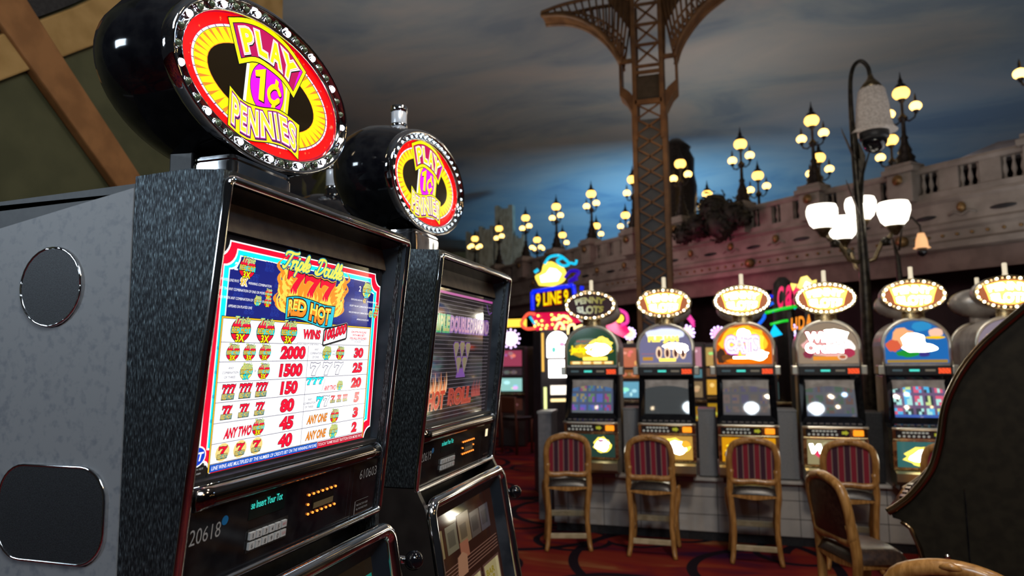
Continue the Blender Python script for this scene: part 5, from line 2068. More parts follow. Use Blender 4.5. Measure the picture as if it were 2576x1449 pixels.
def far_machine(k, loc, label, art=True, sign_lit=True, rz=0, group='arched slot machines in the far row'):
    t = thing('slot_machine', label, 'slot machine', loc, rz, group)
    sil = SILVER
    # body
    m = MB()
    m.box((0, .30, 1.10), (.50, .46, .98), sil)
    m.build('cabinet_body', t, bevel=.012)
    m = MB()
    m.prism(arch_pts(.265, 1.60, 2.095, sq=.88), .05, .48, sil, ax='y')
    top = m.build('arched_top', t)
    m = MB()
    P = arch_pts(.272, 1.68, 2.105, 24, sq=.88)
    m.tube([(a, .04, b) for a, b in P], .013, mat('warm_chrome', (.85, .80, .68), .30, .9) if 'warm_chrome' not in bpy.data.materials else bpy.data.materials['warm_chrome'], 10)
    m.build('arch_trim', top)
    if not art:
        m = MB()
        m.box((0, .06, 1.35), (.5, .04, .5), BLACKM)
        m.build('back_panel', t)
        oval_sign(t, sign_lit, back=True)
        return t
    # lit arch glass
    m = MB(lambda p: Vector((p[0], .040 - p[2], p[1])))
    A = arch_pts(.250, 1.705, 2.082, 24, sq=.86)
    HOTW = glow((1, .93, .76), 16.0)
    HOTY = glow((1, .80, .10), 1.8)
    WH = glow((1, .92, .86), 1.6)

    def blob(c, rx, ry, w_, mm, seed, n=18, j=.25):
        rnd = random.Random(seed)
        m.poly([(c[0] + rx * (1 - j * rnd.random()) * cos(2 * pi * i / n), c[1] + ry * (1 - j * rnd.random()) * sin(2 * pi * i / n)) for i in range(n)], w_, mm)
    if k == 0:
        m.poly(A, 0, glow((.01, .05, .02), 1))
        blob((-.02, 1.93), .19, .05, .001, glow((.10, .16, .12), 1), 4)
        blob((0, 1.85), .235, .085, .002, glow((.75, .45, .01), 1), 1, 26)
        blob((.10, 1.90), .13, .10, .003, HOTY, 2, 22)
        blob((.06, 1.86), .15, .07, .004, HOTW, 3, 26)
        m.text('Jackpot', (-.215, 1.81, .02, 1.90), .005, glow((1, .78, .0), 1.3), off=.03, base=.03)
        m.rect((-.22, 1.712), (.22, 1.742), .003, glow((.75, .35, .05), 1))
        m.rect((-.09, 1.752), (.16, 1.785), .004, HOTY)
        for q in range(4):
            m.rect((-.20 + q * .11, 1.715), (-.12 + q * .11, 1.74), .004, glow((1, .7, .3), 1.4))
        m.text('RICHES', (-.15, 1.935, .12, 1.955), .005, glow((.6, .05, .05), 1))
    elif k == 1:
        m.poly(A, 0, glow((.18, .17, .30), 1))
        blob((0, 2.0), .20, .07, .001, glow((.75, .80, 1.0), 1.2), 8)
        blob((.09, 1.885), .12, .035, .002, HOTW, 9, 24)
        m.text('FLIP JAM', (-.16, 1.915, .13, 1.985), .004, HOTY, off=.04, base=.05)
        for x in (-.06, .02, .10, .17):
            m.ell((x, 1.82), .030, .062, .003, glow((.95, .66, .42), 1.3), 16)
            m.ell((x, 1.815), .017, .040, .004, glow((.10, .03, .03), 1), 14)
        blob((.16, 1.86), .07, .05, .0035, HOTW, 6)
        m.rect((-.22, 1.745), (-.12, 1.78), .003, glow((.55, .28, .03), 1))
        m.rect((-.06, 1.735), (.10, 1.765), .004, HOTY)
        m.text('MEGA JACKPOT', (-.23, 1.80, -.10, 1.815), .003, glow((.6, .12, .04), 1))
        m.rect((-.24, 1.708), (.24, 1.72), .003, glow((.4, .32, .2), 1))
    elif k == 2:
        m.poly(A, 0, glow((.80, .14, .0), 1))
        blob((0, 1.93), .245, .15, .001, glow((1, .58, .02), 1.2), 5, 24)
        blob((.02, 1.90), .19, .15, .002, glow((1, .80, .05), 1.4), 6, 24)
        blob((-.21, 1.78), .05, .08, .0025, glow((.05, .02, .01), 1), 7)
        blob((-.14, 1.76), .07, .05, .0026, glow((.16, .05, .01), 1), 8)
        blob((.0, 1.735), .20, .03, .0027, glow((1, .22, .0), 1), 3)
        blob((0, 1.99), .07, .055, .003, HOTW, 4)
        blob((.12, 1.79), .11, .055, .003, HOTW, 2)
        m.text('CATS', (-.165, 1.815, .135, 1.965), .0035, glow((.55, .05, .75), 1), off=.12, base=.04)
        m.text('CATS', (-.165, 1.815, .135, 1.965), .0040, glow((1, .95, 1), 1.6), off=.07, base=.04)
        m.text('CATS', (-.165, 1.815, .135, 1.965), .0045, glow((.10, .02, .30), 1), off=.005, base=.01)
        m.text('CATS', (-.165, 1.815, .135, 1.965), .0050, WH, off=-.02, base=-.0)
        m.rect((-.10, 1.757), (.05, 1.775), .004, HOTW)
    elif k == 3:
        m.poly(A, 0, glow((.30, .22, .15), 1))
        blob((0, 1.88), .23, .14, .001, glow((.85, .45, .42), 1.1), 5, 26)
        blob((.05, 1.96), .15, .07, .002, HOTW, 6, 26)
        blob((.12, 1.86), .12, .08, .0025, WH, 7)
        blob((.17, 1.80), .06, .05, .003, glow((.45, .03, .08), 1), 8)
        blob((-.17, 1.79), .05, .04, .003, glow((.25, .03, .06), 1), 9)
        for st, b in (('Wild', (-.18, 1.905, .06, 1.995)), ('Orchid', (-.19, 1.805, .13, 1.895))):
            m.text(st, b, .0035, glow((.55, .02, .10), 1), off=.10, base=.03)
            m.text(st, b, .0040, HOTW, off=.02, base=.03)
        m.rect((-.13, 1.735), (.10, 1.772), .003, glow((.80, .28, .02), 1.1))
        m.ell((.12, 1.765), .040, .026, .004, glow((.9, .7, .55), 1), 20)
        m.ell((.12, 1.765), .028, .017, .0045, glow((.5, .12, .05), 1), 20)
    elif k == 4:
        m.poly(A, 0, glow((.01, .14, .45), 1))
        blob((.05, 2.03), .09, .05, .001, glow((.02, .28, .60), 1), 3)
        blob((-.10, 1.93), .11, .10, .002, glow((.9, .42, .18), 1.1), 4)
        blob((-.18, 1.86), .07, .06, .0021, glow((.75, .12, .05), 1), 5)
        blob((-.02, 1.90), .11, .09, .003, HOTW, 6)
        blob((.02, 1.84), .16, .045, .0035, HOTW, 7)
        blob((.16, 1.97), .06, .05, .003, glow((.9, .55, .4), 1.1), 8)
        blob((.15, 1.93), .09, .015, .0036, glow((.9, .55, .0), 1.1), 9)
        blob((-.07, 1.79), .11, .035, .003, glow((.01, .30, .03), 1), 10)
        blob((.06, 1.785), .05, .03, .0031, glow((.04, .03, .22), 1), 11)
        m.rect((-.24, 1.708), (.24, 1.735), .003, glow((.35, .22, .04), 1))
    else:
        m.poly(A, 0, glow((.25, .20, .25), 1))
        blob((0, 1.90), .20, .14, .001, glow((1, .45, .12), 1.3), 5)
        blob((.03, 1.90), .14, .10, .002, HOTW, 6)
    m.build('arch_glass', top)
    # black band with readouts
    m = MB()
    m.box((0, .06, 1.640), (.52, .10, .085), BLACKM)
    band = m.build('readout_band', t, bevel=.006)
    for x0, x1, c in ((-.21, -.13, (.05, .08, .09)), (-.075, .005, (.08, .75, .62)), (.05, .13, (.14, .12, .09))):
        m = MB(lambda p: Vector((p[0], .006 - p[2], p[1])))
        m.rect((x0, 1.632), (x1, 1.650), .001, glow(c, 1.1))
        m.build('readout', band)
    m = MB(lambda p: Vector((p[0], .006 - p[2], p[1])))
    for a in range(9):
        for b in range(4):
            m.ell((.158 + a * .0105, 1.619 + b * .0120), .0042, .0046, .001, glow((1, .09, .02), 1.8 if (a + b) % 3 else 2.6), 8)
    m.build('dot_lamps', band)
    for sx in (-1, 1):
        m = MB()
        m.box((sx * .293, .075, 1.645), (.052, .12, .085), bpy.data.materials['warm_chrome'])
        m.build('corner_block', t, bevel=.008)
    # screen hood
    m = MB()
    ou = [(-.262, 1.60), (.262, 1.60), (.268, 1.17), (-.268, 1.17)]
    inn = [(-.205, 1.548), (.205, 1.548), (.215, 1.228), (-.215, 1.228)]
    vv = [(a, .03 if b > 1.4 else -.05, b) for a, b in ou] + [(a, .075 if b > 1.4 else -.005, b) for a, b in inn]
    m.add(vv, [(i, (i + 1) % 4, 4 + (i + 1) % 4, 4 + i) for i in range(4)], BLACK)
    m.add([(a, .03 if b > 1.4 else -.05, b) for a, b in ou] + [(a, .16, b) for a, b in ou], [(i, i + 4, (i + 1) % 4 + 4, (i + 1) % 4) for i in range(4)], BLACKM)
    m.build('screen_bezel', t)
    m = MB()
    def scr(c, s=1.0):
        q = glow(c, s, .06)
        bb = q.node_tree.nodes['Principled BSDF']
        bb.inputs['Specular IOR Level'].default_value = 1.0
        bb.inputs['Coat Weight'].default_value = 1.0
        return q
    if k == 0:
        f = cell_tiles([scr((.10, .12, .45)), scr((.22, .08, .42)), scr((.06, .14, .30)), scr((.12, .22, .12)), scr((.28, .24, .12)), scr((.30, .06, .18))], scr((.07, .09, .16)), scr((.10, .12, .14)), 4)
    elif k == 1:
        f = lambda i, j: scr((.045, .05, .052))
    elif k == 2:
        f = cell_tiles([scr((.12, .10, .09)), scr((.09, .08, .13)), scr((.15, .11, .10))], scr((.10, .095, .10)), scr((.085, .08, .085)), 7)
    elif k == 3:
        f = cell_tiles([scr((.07, .11, .08)), scr((.09, .09, .12)), scr((.13, .08, .07))], scr((.10, .105, .12)), scr((.06, .08, .13)), 8)
    else:
        f = cell_tiles([scr((.45, .85, .80)), scr((.65, .80, .30)), scr((.04, .05, .07)), scr((.10, .50, .85)), scr((.75, .12, .22))], scr((.16, .10, .20)), scr((.05, .12, .45)), 9)
    convex(m, -.208, .208, 1.225, 1.550, .055, .018, .27, f)
    weld(m.build('screen', t))
    # deck
    WC = bpy.data.materials['warm_chrome']
    m = MB()
    m.prism([(-.05, 1.175), (-.11, 1.150), (-.12, 1.135), (.08, 1.135), (.08, 1.175)], -.268, .268, BLACK)
    dk = m.build('button_deck', t)
    for q in range(9):
        m = MB()
        m.box((-.21 + q * .0525, -.085, 1.168), (.032, .022, .012), paint((.16, .15, .15), .3))
        m.build('play_button', dk)
    m = MB()
    m.tube([(-.272 + .544 * i / 10, -.122 - .008 * sin(pi * i / 10), 1.140) for i in range(11)], .011, WC, 10)
    m.build('deck_trim', dk)
    m = MB()
    m.prism([(-.108, 1.128), (-.100, 1.050), (.06, 1.050), (.06, 1.128)], -.266, .266, GOLD)
    bp = m.build('bet_panel', t)
    m = MB(lambda p: Vector((p[0], -.109 - p[2] + (1.128 - p[1]) * .08, p[1])))
    m.rect((-.240, 1.058), (.120, 1.122), .001, BLK)
    g1 = glow((.30, .30, .26), 1)
    for q in range(7):
        m.ell((-.215 + q * .038, 1.074), .011, .010, .002, g1, 10)
        m.rect((-.19 + q * .03, 1.098), (-.168 + q * .03, 1.112), .002, g1)
    m.build('legend_plate', bp)
    m = MB(lambda p: Vector((p[0], -.112 - p[2] + (1.128 - p[1]) * .08, p[1])))
    m.poly([(.055, 1.105), (.085, 1.105), (.085, 1.115), (.112, 1.092), (.085, 1.069), (.085, 1.079), (.055, 1.079)], .001, glow((.34, .34, .02), 1))
    m.build('arrow_mark', bp)
    m = MB()
    m.box((.190, -.103, 1.091), (.085, .020, .052), glow((1, .28, .01), 1.5))
    m.build('spin_button', bp, bevel=.006)
    # belly
    m = MB()
    m.prism([(-.100, 1.050), (-.075, .78), (.07, .78), (.07, 1.050)], -.268, .268, GOLD)
    bl = m.build('belly_door', t, bevel=.006)
    m = MB(lambda p: Vector((p[0], -.101 - p[2] + (1.050 - p[1]) * .0926, p[1])))
    m.rect((-.235, .805), (.235, 1.028), .0015, glow(((.01, .04, .03), (.55, .30, .05), (.70, .30, .0), (.28, .24, .12), (.02, .12, .12), (.3, .2, .05))[k], 1))

    def blob2(c, rx, ry, w_, mm, seed, n=18, j=.3):
        rnd = random.Random(seed)
        m.poly([(c[0] + rx * (1 - j * rnd.random()) * cos(2 * pi * i / n), c[1] + ry * (1 - j * rnd.random()) * sin(2 * pi * i / n)) for i in range(n)], w_, mm)
    if k == 0:
        blob2((.11, .925), .10, .085, .003, HOTY, 1)
        blob2((.11, .925), .08, .065, .004, HOTW, 2)
        blob2((.10, .965), .04, .018, .005, glow((.4, .05, .25), 1), 3)
    elif k == 1:
        blob2((.05, .93), .18, .085, .003, HOTY, 1)
        blob2((.09, .92), .12, .07, .004, HOTW, 2)
        blob2((.17, .95), .05, .04, .005, glow((1, .45, .03), 1.2), 3)
    elif k == 2:
        blob2((.0, .93), .23, .09, .003, glow((1, .72, .02), 1.5), 1)
        blob2((-.17, .88), .05, .06, .004, glow((.05, .02, .01), 1), 2)
        blob2((.02, .98), .10, .03, .005, glow((1, .55, .35), 1.3), 3)
    elif k == 3:
        blob2((.0, .93), .22, .09, .003, glow((.45, .40, .22), 1), 1)
        blob2((-.09, .90), .10, .05, .004, glow((.75, .04, .12), 1.1), 3)
        m.text('Wild', (-.215, .905, .06, .985), .005, HOTW, off=.03, base=.04, shear=.2)
    elif k == 4:
        blob2((-.02, .90), .19, .095, .003, HOTY, 1)
        blob2((0, .90), .16, .07, .004, HOTW, 2)
    else:
        blob2((0, .92), .16, .08, .003, HOTW, 2)
    m.build('belly_glass', bl)
    m = MB()
    m.prism([(-.11, .775), (-.150, .76), (-.150, .69), (-.12, .66), (.06, .66), (.06, .775)], -.262, .262, mat('tray_brass', (.5, .44, .28), .3, .9) if 'tray_brass' not in bpy.data.materials else bpy.data.materials['tray_brass'])
    m.prism([(-.11, .66), (-.09, .61), (.06, .61), (.06, .66)], -.235, .235, mat('tray_mouth', (.04, .008, .01), .3) if 'tray_mouth' not in bpy.data.materials else bpy.data.materials['tray_mouth'])
    m.build('coin_tray', t)
    sg = oval_sign(t, sign_lit, dense=k in (2, 3))
    return t


LB = ['arched slot machine at the left end of the far row, its penny slots sign unlit',
      'arched slot machine with a plain dark screen, second from left in the far row',
      'arched slot machine with the orange Cats glass, middle of the far row',
      'arched slot machine with the Wild Orchid glass, left of the street lamp post',
      'arched slot machine with the brightest tiled screen and blue sky glass',
      'arched slot machine at the extreme right of the far row']
for k, x in enumerate(ROWX):
    far_machine(k, (x, FY0 + .02, 0), LB[k], True, k != 0)
# the row standing back to back with it
LB2 = ['rear machine whose silver topper drum shows right of the unlit penny slots sign', 'rear machine backing the plain dark screen machine', 'rear machine backing the orange Cats machine',
       'rear machine backing the Wild Orchid machine', 'rear machine whose silver drum shows left of the rightmost full sign', 'rear machine at the extreme right of the rear row']
for k, x in enumerate(ROWX):
    if k == 3:
        continue
    dx = (-.15, -.06, .03, .13, .22, .2)[k]
    far_machine(k, (x + dx, FY0 + 1.46, 0), LB2[k], False, False, pi, 'rear machines standing back to back with the far row')

# counter under the row
m = MB()
m.box((.90, FY0 + .80, .335), (5.2, 1.15, .50), BASEW)
m.box((.90, FY0 + .80, .592), (5.3, 1.30, .030), BASEW)
cb_ = MB()
o = m.build('counter_base', bevel=.008)
tag(o, 'long cream tiled counter base under the far row of machines', 'counter')
m = MB()
m.box((.90, FY0 + .80, .045), (5.16, 1.11, .09), BLACKM)
pl_ = m.build('plinth', o)
for i in range(14):
    m = MB()
    m.box((-1.55 + i * .37, FY0 + .2235, .335), (.006, .003, .50), paint((.08, .07, .06), .6))
    m.build('tile_joint', o)
for z in (.25, .42):
    m = MB()
    m.box((.90, FY0 + .2235, z), (5.2, .003, .005), paint((.08, .07, .06), .6))
    m.build('tile_joint', o)
# grey fillers between the machines
for i in range(5):
    xm = (ROWX[i] + ROWX[i + 1]) / 2
    dark = i == 3
    m = MB()
    m.box((xm, FY0 + .36, .935), (.17, .30, .635), BLACKM if dark else GREYLAM)
    if not dark:
        m.box((xm, FY0 + .36, 1.256), (.18, .31, .02), GREYLAM)
    o = m.build('filler_cabinet', bevel=.006)
    tag(o, ['grey filler cabinet between the unlit sign machine and the dark screen machine', 'grey filler cabinet left of the orange Cats machine', 'grey filler cabinet right of the orange Cats machine',
            'black filler panel behind the street lamp side of the Wild Orchid machine', 'grey filler cabinet beside the extreme right machine'][i], 'cabinet', 'fillers between the far machines')


# ------------------------------------------------------------------ stools
def stool(back='striped'):
    t = thing('bar_stool', 'x', 'stool')
    # rear legs + back frame stand at y=0 side (back), seat reaches +y
    for sx in (-1, 1):
        m = MB()
        P = [(sx * .205, -.055, 0), (sx * .190, -.020, .10), (sx * .178, .0, .28), (sx * .190, .012, .48), (sx * .200, .012, .60), (sx * .196, .005, .68), (sx * .186, -.01, .80)]
        Pn = catm3(P, 4)
        n = len(Pn)
        R = [.023 + .011 * (i / (n - 1)) ** .7 for i in range(n)]
        m.tube(Pn, R, WOOD, 10, sx=.85)
        m.build('rear_leg', t)
        m = MB()
        P = [(sx * .215, .355, 0), (sx * .200, .325, .12), (sx * .190, .305, .30), (sx * .215, .315, .48), (sx * .205, .305, .575)]
        Pn = catm3(P, 4)
        n = len(Pn)
        m.tube(Pn, [.021 + .017 * (i / (n - 1)) for i in range(n)], WOOD, 10)
        m.build('front_leg', t)
    # back frame
    P = [(-.186, -.005, .705), (-.196, -.015, .80), (-.196, -.035, .92), (-.165, -.050, 1.005), (-.09, -.058, 1.043), (0, -.060, 1.056), (.09, -.058, 1.043), (.165, -.050, 1.005), (.196, -.035, .92), (.196, -.015, .80), (.186, -.005, .705), (.10, -.002, .690), (0, .0, .698), (-.10, -.002, .690)]
    Pc = catm3c(P, 3)
    m = MB()
    m.tube(Pc, .029, WOOD, 10, closed=True, sx=1.0)
    bf = m.build('back_frame', t)
    m = MB()
    m.tube([(-.03, -.078, 1.06), (0, -.086, 1.068), (.03, -.078, 1.06)], [.010, .014, .010], WOOD, 8)
    m.build('carved_crest', bf)
    # upholstery
    m = MB()
    nx = 15
    if back == 'striped':
        R1 = mat('crimson_stripe', (.26, .012, .03), .8) if 'crimson_stripe' not in bpy.data.materials else bpy.data.materials['crimson_stripe']
        R2 = mat('dark_stripe', (.055, .012, .03), .8) if 'dark_stripe' not in bpy.data.materials else bpy.data.materials['dark_stripe']
        R3 = mat('pale_stripe', (.30, .20, .17), .8) if 'pale_stripe' not in bpy.data.materials else bpy.data.materials['pale_stripe']
        N = 46
        for i in range(N):
            a, b = -.180 + .36 * i / N, -.180 + .36 * (i + 1) / N
            ph = i % 6
            mm = R3 if ph == 0 else (R1 if (i // 6) % 2 == 0 else R2)

            def zt(x):
                return .70 + .345 * (1 - (abs(x) / .20) ** 4 * .26) - .012
            rows = 6
            for j in range(rows):
                pp = []
                for x, f in ((a, j), (b, j), (b, j + 1), (a, j + 1)):
                    z = .70 + (zt(x) - .70) * f / rows
                    y = -.010 - .048 * ((z - .70) / .34) ** 1.1 - .004
                    pp.append((x, y, z))
                m.add(pp, [(0, 1, 2, 3)], mm, True)
                m.add([(p[0], p[1] + .03, p[2]) for p in pp], [(3, 2, 1, 0)], mm, True)
    else:
        N, rows = 12, 8
        for sgn in (-1, 1):
            vv = []
            for j in range(rows + 1):
                for i in range(N + 1):
                    x = -.18 + .36 * i / N
                    ztp = .70 + .345 * (1 - (abs(x) / .20) ** 4 * .26) - .012
                    z = .70 + (ztp - .70) * j / rows
                    y = -.012 - .048 * ((z - .70) / .34) ** 1.1 + sgn * (.012 + .022 * (1 - (x / .18) ** 2) * sin(pi * j / rows) ** .5)
                    vv.append((x, y, z))
            m.add(vv, [(j * (N + 1) + i, j * (N + 1) + i + 1, (j + 1) * (N + 1) + i + 1, (j + 1) * (N + 1) + i) for j in range(rows) for i in range(N)], BRLEATHER, True)
    m.build('back_cushion', t)
    # seat
    m = MB()
    N = 14
    vv = []
    for j in range(N + 1):
        for i in range(N + 1):
            a, b = -1 + 2 * i / N, -1 + 2 * j / N
            e = (1 - abs(a) ** 5) * (1 - abs(b) ** 5)
            vv.append((a * (.205 + .015 * (b + 1) / 2), .155 + b * .170, .575 + .075 * max(0, e) ** .35 + .012 * (1 - a * a)))
    m.add(vv, [(j * (N + 1) + i, j * (N + 1) + i + 1, (j + 1) * (N + 1) + i + 1, (j + 1) * (N + 1) + i) for j in range(N) for i in range(N)], LEATHER if back == 'striped' else BRLEATHER, True)
    m.box((0, .155, .572), (.40, .33, .02), BLACKM)
    m.build('seat', t)
    # aprons
    for nm, ya in (('rear_apron', -.0), ('front_apron', .320)):
        m = MB()
        P = [(-.19, .560), (-.10, .548), (0, .538), (.10, .548), (.19, .560)]
        c = catmull(P, 4)
        top_ = [(p.x, .578) for p in c]
        m.prism([(p.x, p.y) for p in c] + top_[::-1], ya - .012, ya + .012, WOOD, ax='y')
        m.build(nm, t)
    for sx in (-1, 1):
        m = MB()
        m.box((sx * .195, .16, .562), (.022, .32, .034), WOOD)
        m.build('side_apron', t, bevel=.004)
        m = MB()
        m.box((sx * .185, .15, .20), (.022, .30, .03), WOOD)
        m.build('side_stretcher', t, bevel=.004)
    PALEW = noisy(mat('pale_wood', (.5, .4, .24), .4), (.42, .34, .20), (.56, .46, .29), nscale=12) if 'pale_wood' not in bpy.data.materials else bpy.data.materials['pale_wood']
    m = MB()
    m.box((0, .315, .265), (.36, .028, .055), PALEW)
    m.build('foot_rail', t, bevel=.006)
    m = MB()
    m.box((0, -.008, .130), (.345, .024, .045), PALEW)
    m.build('rear_stretcher', t, bevel=.004)
    return t


def catm3c(P, sub):
    P = [Vector(p) for p in P]
    n = len(P)
    out = []
    for i in range(n):
        a, b, c, d = P[i - 1], P[i], P[(i + 1) % n], P[(i + 2) % n]
        for k in range(sub):
            t = k / sub
            out.append(0.5 * ((2 * b) + (c - a) * t + (2 * a - 5 * b + 4 * c - d) * t * t + (3 * b - a - 3 * c + d) * t ** 3))
    return out


ST = stool()
SP = [((-1.41, 6.38), 14, 'striped back bar stool in front of the unlit sign machine, turned slightly'),
      ((-.640, 6.37), 0, 'striped back bar stool in front of the plain dark screen machine'),
      ((.245, 6.38), 0, 'striped back bar stool in front of the orange Cats machine'),
      ((1.010, 6.40), -3, 'striped back bar stool behind the brown leather stool'),
      ((1.770, 6.40), -6, 'striped back bar stool partly hidden by the curved machine side')]
for i, (p, a, lb) in enumerate(SP):
    o = ST if i == 0 else copy_tree(ST)
    o.location = (p[0], p[1], 0)
    o.rotation_euler = (0, 0, radians(a))
    o['label'] = lb
    o['group'] = 'striped stools at the far row'
BS = stool('leather')
BS.location = (.635, 4.64, 0)
BS.rotation_euler = (0, 0, radians(-68))
BS['label'] = 'brown leather stool with a honey wood frame, seat towards the right'
B2 = copy_tree(BS)
B2.location = (.735, 2.74, .02)
B2.rotation_euler = (0, 0, radians(-17))
B2['label'] = 'stool of which only the carved wooden crest shows at the bottom right corner'
del B2['label']
B2['label'] = 'stool whose carved wooden crest alone shows at the bottom right corner'

# ------------------------------------------------------------------ curved machine at the right edge
rm = thing('slot_machine', 'dark slant top machine with a curved bronze edge at the right border', 'slot machine', (.9, 3.4, 0), radians(-19))
OX = Vector((.9, 3.4, 0))
RIM = catmull([(1.28, 2.02), (1.06, 1.80), (.945, 1.60), (.905, 1.42), (.872, 1.31), (.83, 1.235), (.775, 1.165), (.72, 1.115), (.685, 1.09)], 5)
SIDEM = noisy(mat('olive_laminate', (.022, .018, .012), .6, spec=.15), (.012, .0095, .006), (.018, .0145, .009), nscale=20)
BRZ = mat('bronze_trim', (.28, .20, .12), .18, 1.0)
m = MB(loc_T(OX))
side = [(p.x + .015, p.y) for p in RIM] + [(.735, 1.055), (.77, 1.04), (.80, .96), (.835, .78), (.85, .40), (.85, 0), (1.75, 0), (1.75, 2.02)]
m.prism(side, 3.405, 3.425, SIDEM, ax='y')
m.build('side_panel', rm)
m = MB(loc_T(OX))
m.prism([(a + .03, b) for a, b in side[:-2]] + [(1.74, 0), (1.74, 2.0)], 3.425, 3.98, BLACKM, ax='y')
m.build('cabinet_body', rm)
m = MB(loc_T(OX))
m.tube([(p.x, 3.398, p.y) for p in RIM], [.017] * len(RIM), BRZ, 12)
m.build('edge_trim', rm)
m = MB(loc_T(OX))
m.tube([(p.x, 3.99, p.y) for p in RIM], .017, BRZ, 12)
m.build('edge_trim', rm)
m = MB(loc_T(OX))
m.prism([(.685, 1.105), (.72, 1.128), (.80, 1.205), (.86, 1.25), (.90, 1.30), (.93, 1.25), (.76, 1.05), (.70, 1.06)], 3.43, 3.98, BLACK, ax='y')
dk = m.build('button_deck', rm)
for k in range(4):
    m = MB(loc_T(OX))
    m.box((.745 + .0 * k, 3.50 + k * .11, 1.145), (.04, .06, .014), BRZ)
    m.build('play_button', dk)
m = MB(loc_T(OX))
m.box((.98, 3.402, .72), (.004, .006, 1.0), BLACK)
m.build('door_seam', rm)
m = MB(loc_T(OX))
m.lathe([(.012, -.01), (.010, -.002)], CHROME, (.90, 3.40, .93), 14, ax='y')
m.build('door_lock', rm)
m = MB(loc_T(OX))
P = [(.735, 1.055), (.77, 1.03), (.80, .95), (.835, .78), (.85, .45)]
m.tube([(a, 3.398, b) for a, b in P], .010, BRZ, 8)
m.build('leg_trim', rm)

# ------------------------------------------------------------------ third row, seen through the gaps
fm = []


def small_machine(loc, rz, label, cols, seed, rt=.14, group='distant machines glimpsed between the far row'):
    t = thing('slot_machine', label, 'slot machine', loc, rz, group)
    rnd = random.Random(seed)
    m = MB()
    m.box((0, .28, 1.0), (.56, .50, 2.0), paint((.05, .04, .045), .4))
    m.build('cabinet_body', t, bevel=.02)
    for nm, z0, z1, c, s_ in (('top_glass', 1.60, 1.92, cols[0], .6), ('upper_glass', 1.42, 1.56, cols[1], .4), ('screen', 1.10, 1.36, cols[2], .7), ('belly_glass', .72, .95, cols[3], .4)):
        m = MB(lambda p: Vector((p[0], .025 - p[2], p[1])))
        m.rect((-.22, z0), (.22, z1), .001, glow(c, s_))
        for q in range(4):
            x, z = rnd.uniform(-.15, .15), rnd.uniform(z0 + .05, z1 - .05)
            m.ell((x, z), rnd.uniform(.02, .07), rnd.uniform(.02, .04), .002 + q * .0005, glow(tuple(min(1, v * rnd.uniform(.4, 2) + .1) for v in c), s_ * 1.5), 12)
        m.build(nm, t)
    m = MB()
    m.box((0, 0, 1.04), (.56, .12, .04), GOLD)
    m.build('button_deck', t, bevel=.005)
    # round topper with petals of bulbs
    m = MB()
    m.lathe([(rt, .06), (rt * 1.07, .02), (rt, 0)], glow(cols[4], 2.2), (0, 0, 2.16), 18, ax='y')
    tp_ = m.build('round_topper', t)
    q0 = None
    for i in range(12):
        a = 2 * pi * i / 12
        p = (rt * 1.32 * cos(a), .02, 2.16 + rt * 1.32 * sin(a))
        if q0 is None:
            mm = MB()
            mm.ball((0, 0, 0), .020, glow((.75, .55, 1.0), 3.0), 8, 5)
            q0 = mm.build('bulb', tp_, p)
        else:
            inst(q0, 'bulb', tp_, p)
    m = MB()
    m.box((0, .1, 2.02), (.10, .08, .06), GOLD)
    m.build('neck', t)
    return t


small_machine((-1.42, 11.4, 0), 0, 'distant machine with a cyan screen, in the gap right of the unlit sign machine', ((.9, .25, .12), (.6, .2, .05), (.20, .55, .75), (.4, .1, .05), (1, .55, .35)), 1, .07)
small_machine((-.50, 11.6, 0), 0, 'distant machine in the gap left of the Cats machine, pink and white bulbs', ((.8, .35, .45), (.2, .5, .6), (.3, .2, .1), (.8, .4, .02), (1, .6, .8)), 2, .09)
small_machine((.0, 12.4, 0), 0, 'distant machine with amber glass just left of the Cats machine', ((.8, .5, .15), (.4, .2, .1), (.9, .45, .05), (.9, .5, .02), (.9, .3, .5)), 3, .09)
small_machine((1.08, 11.3, 0), 0, 'distant machine in the gap right of the Cats machine, pale pink glass', ((.75, .3, .35), (.9, .45, .05), (.25, .5, .5), (.3, .3, .3), (.7, .75, 1)), 4, .07)
# far left machines
small_machine((-4.05, 13.2, 0), radians(8), 'distant machine with a pink crown of bulbs beyond the second near machine', ((.55, .08, .16), (.10, .06, .08), (.45, .9, .85), (.1, .03, .02), (1, .75, 1)), 5, .14, 'distant machines at the end of the aisle')
small_machine((-3.52, 14.1, 0), radians(70), 'distant machine seen edge on, left of the grey tower', ((.6, .6, .9), (.3, .2, .1), (.5, .4, .4), (.1, .05, .05), (.8, .6, 1)), 6, .09, 'distant machines at the end of the aisle')
m = MB()
m.box((-4.3, 13.3, 2.48), (1.1, .10, .16), glow((1, .62, .06), 1.6))
o = m.build('lit_fascia')
tag(o, 'yellow glowing strip sign over the distant machine at the aisle end', 'sign')
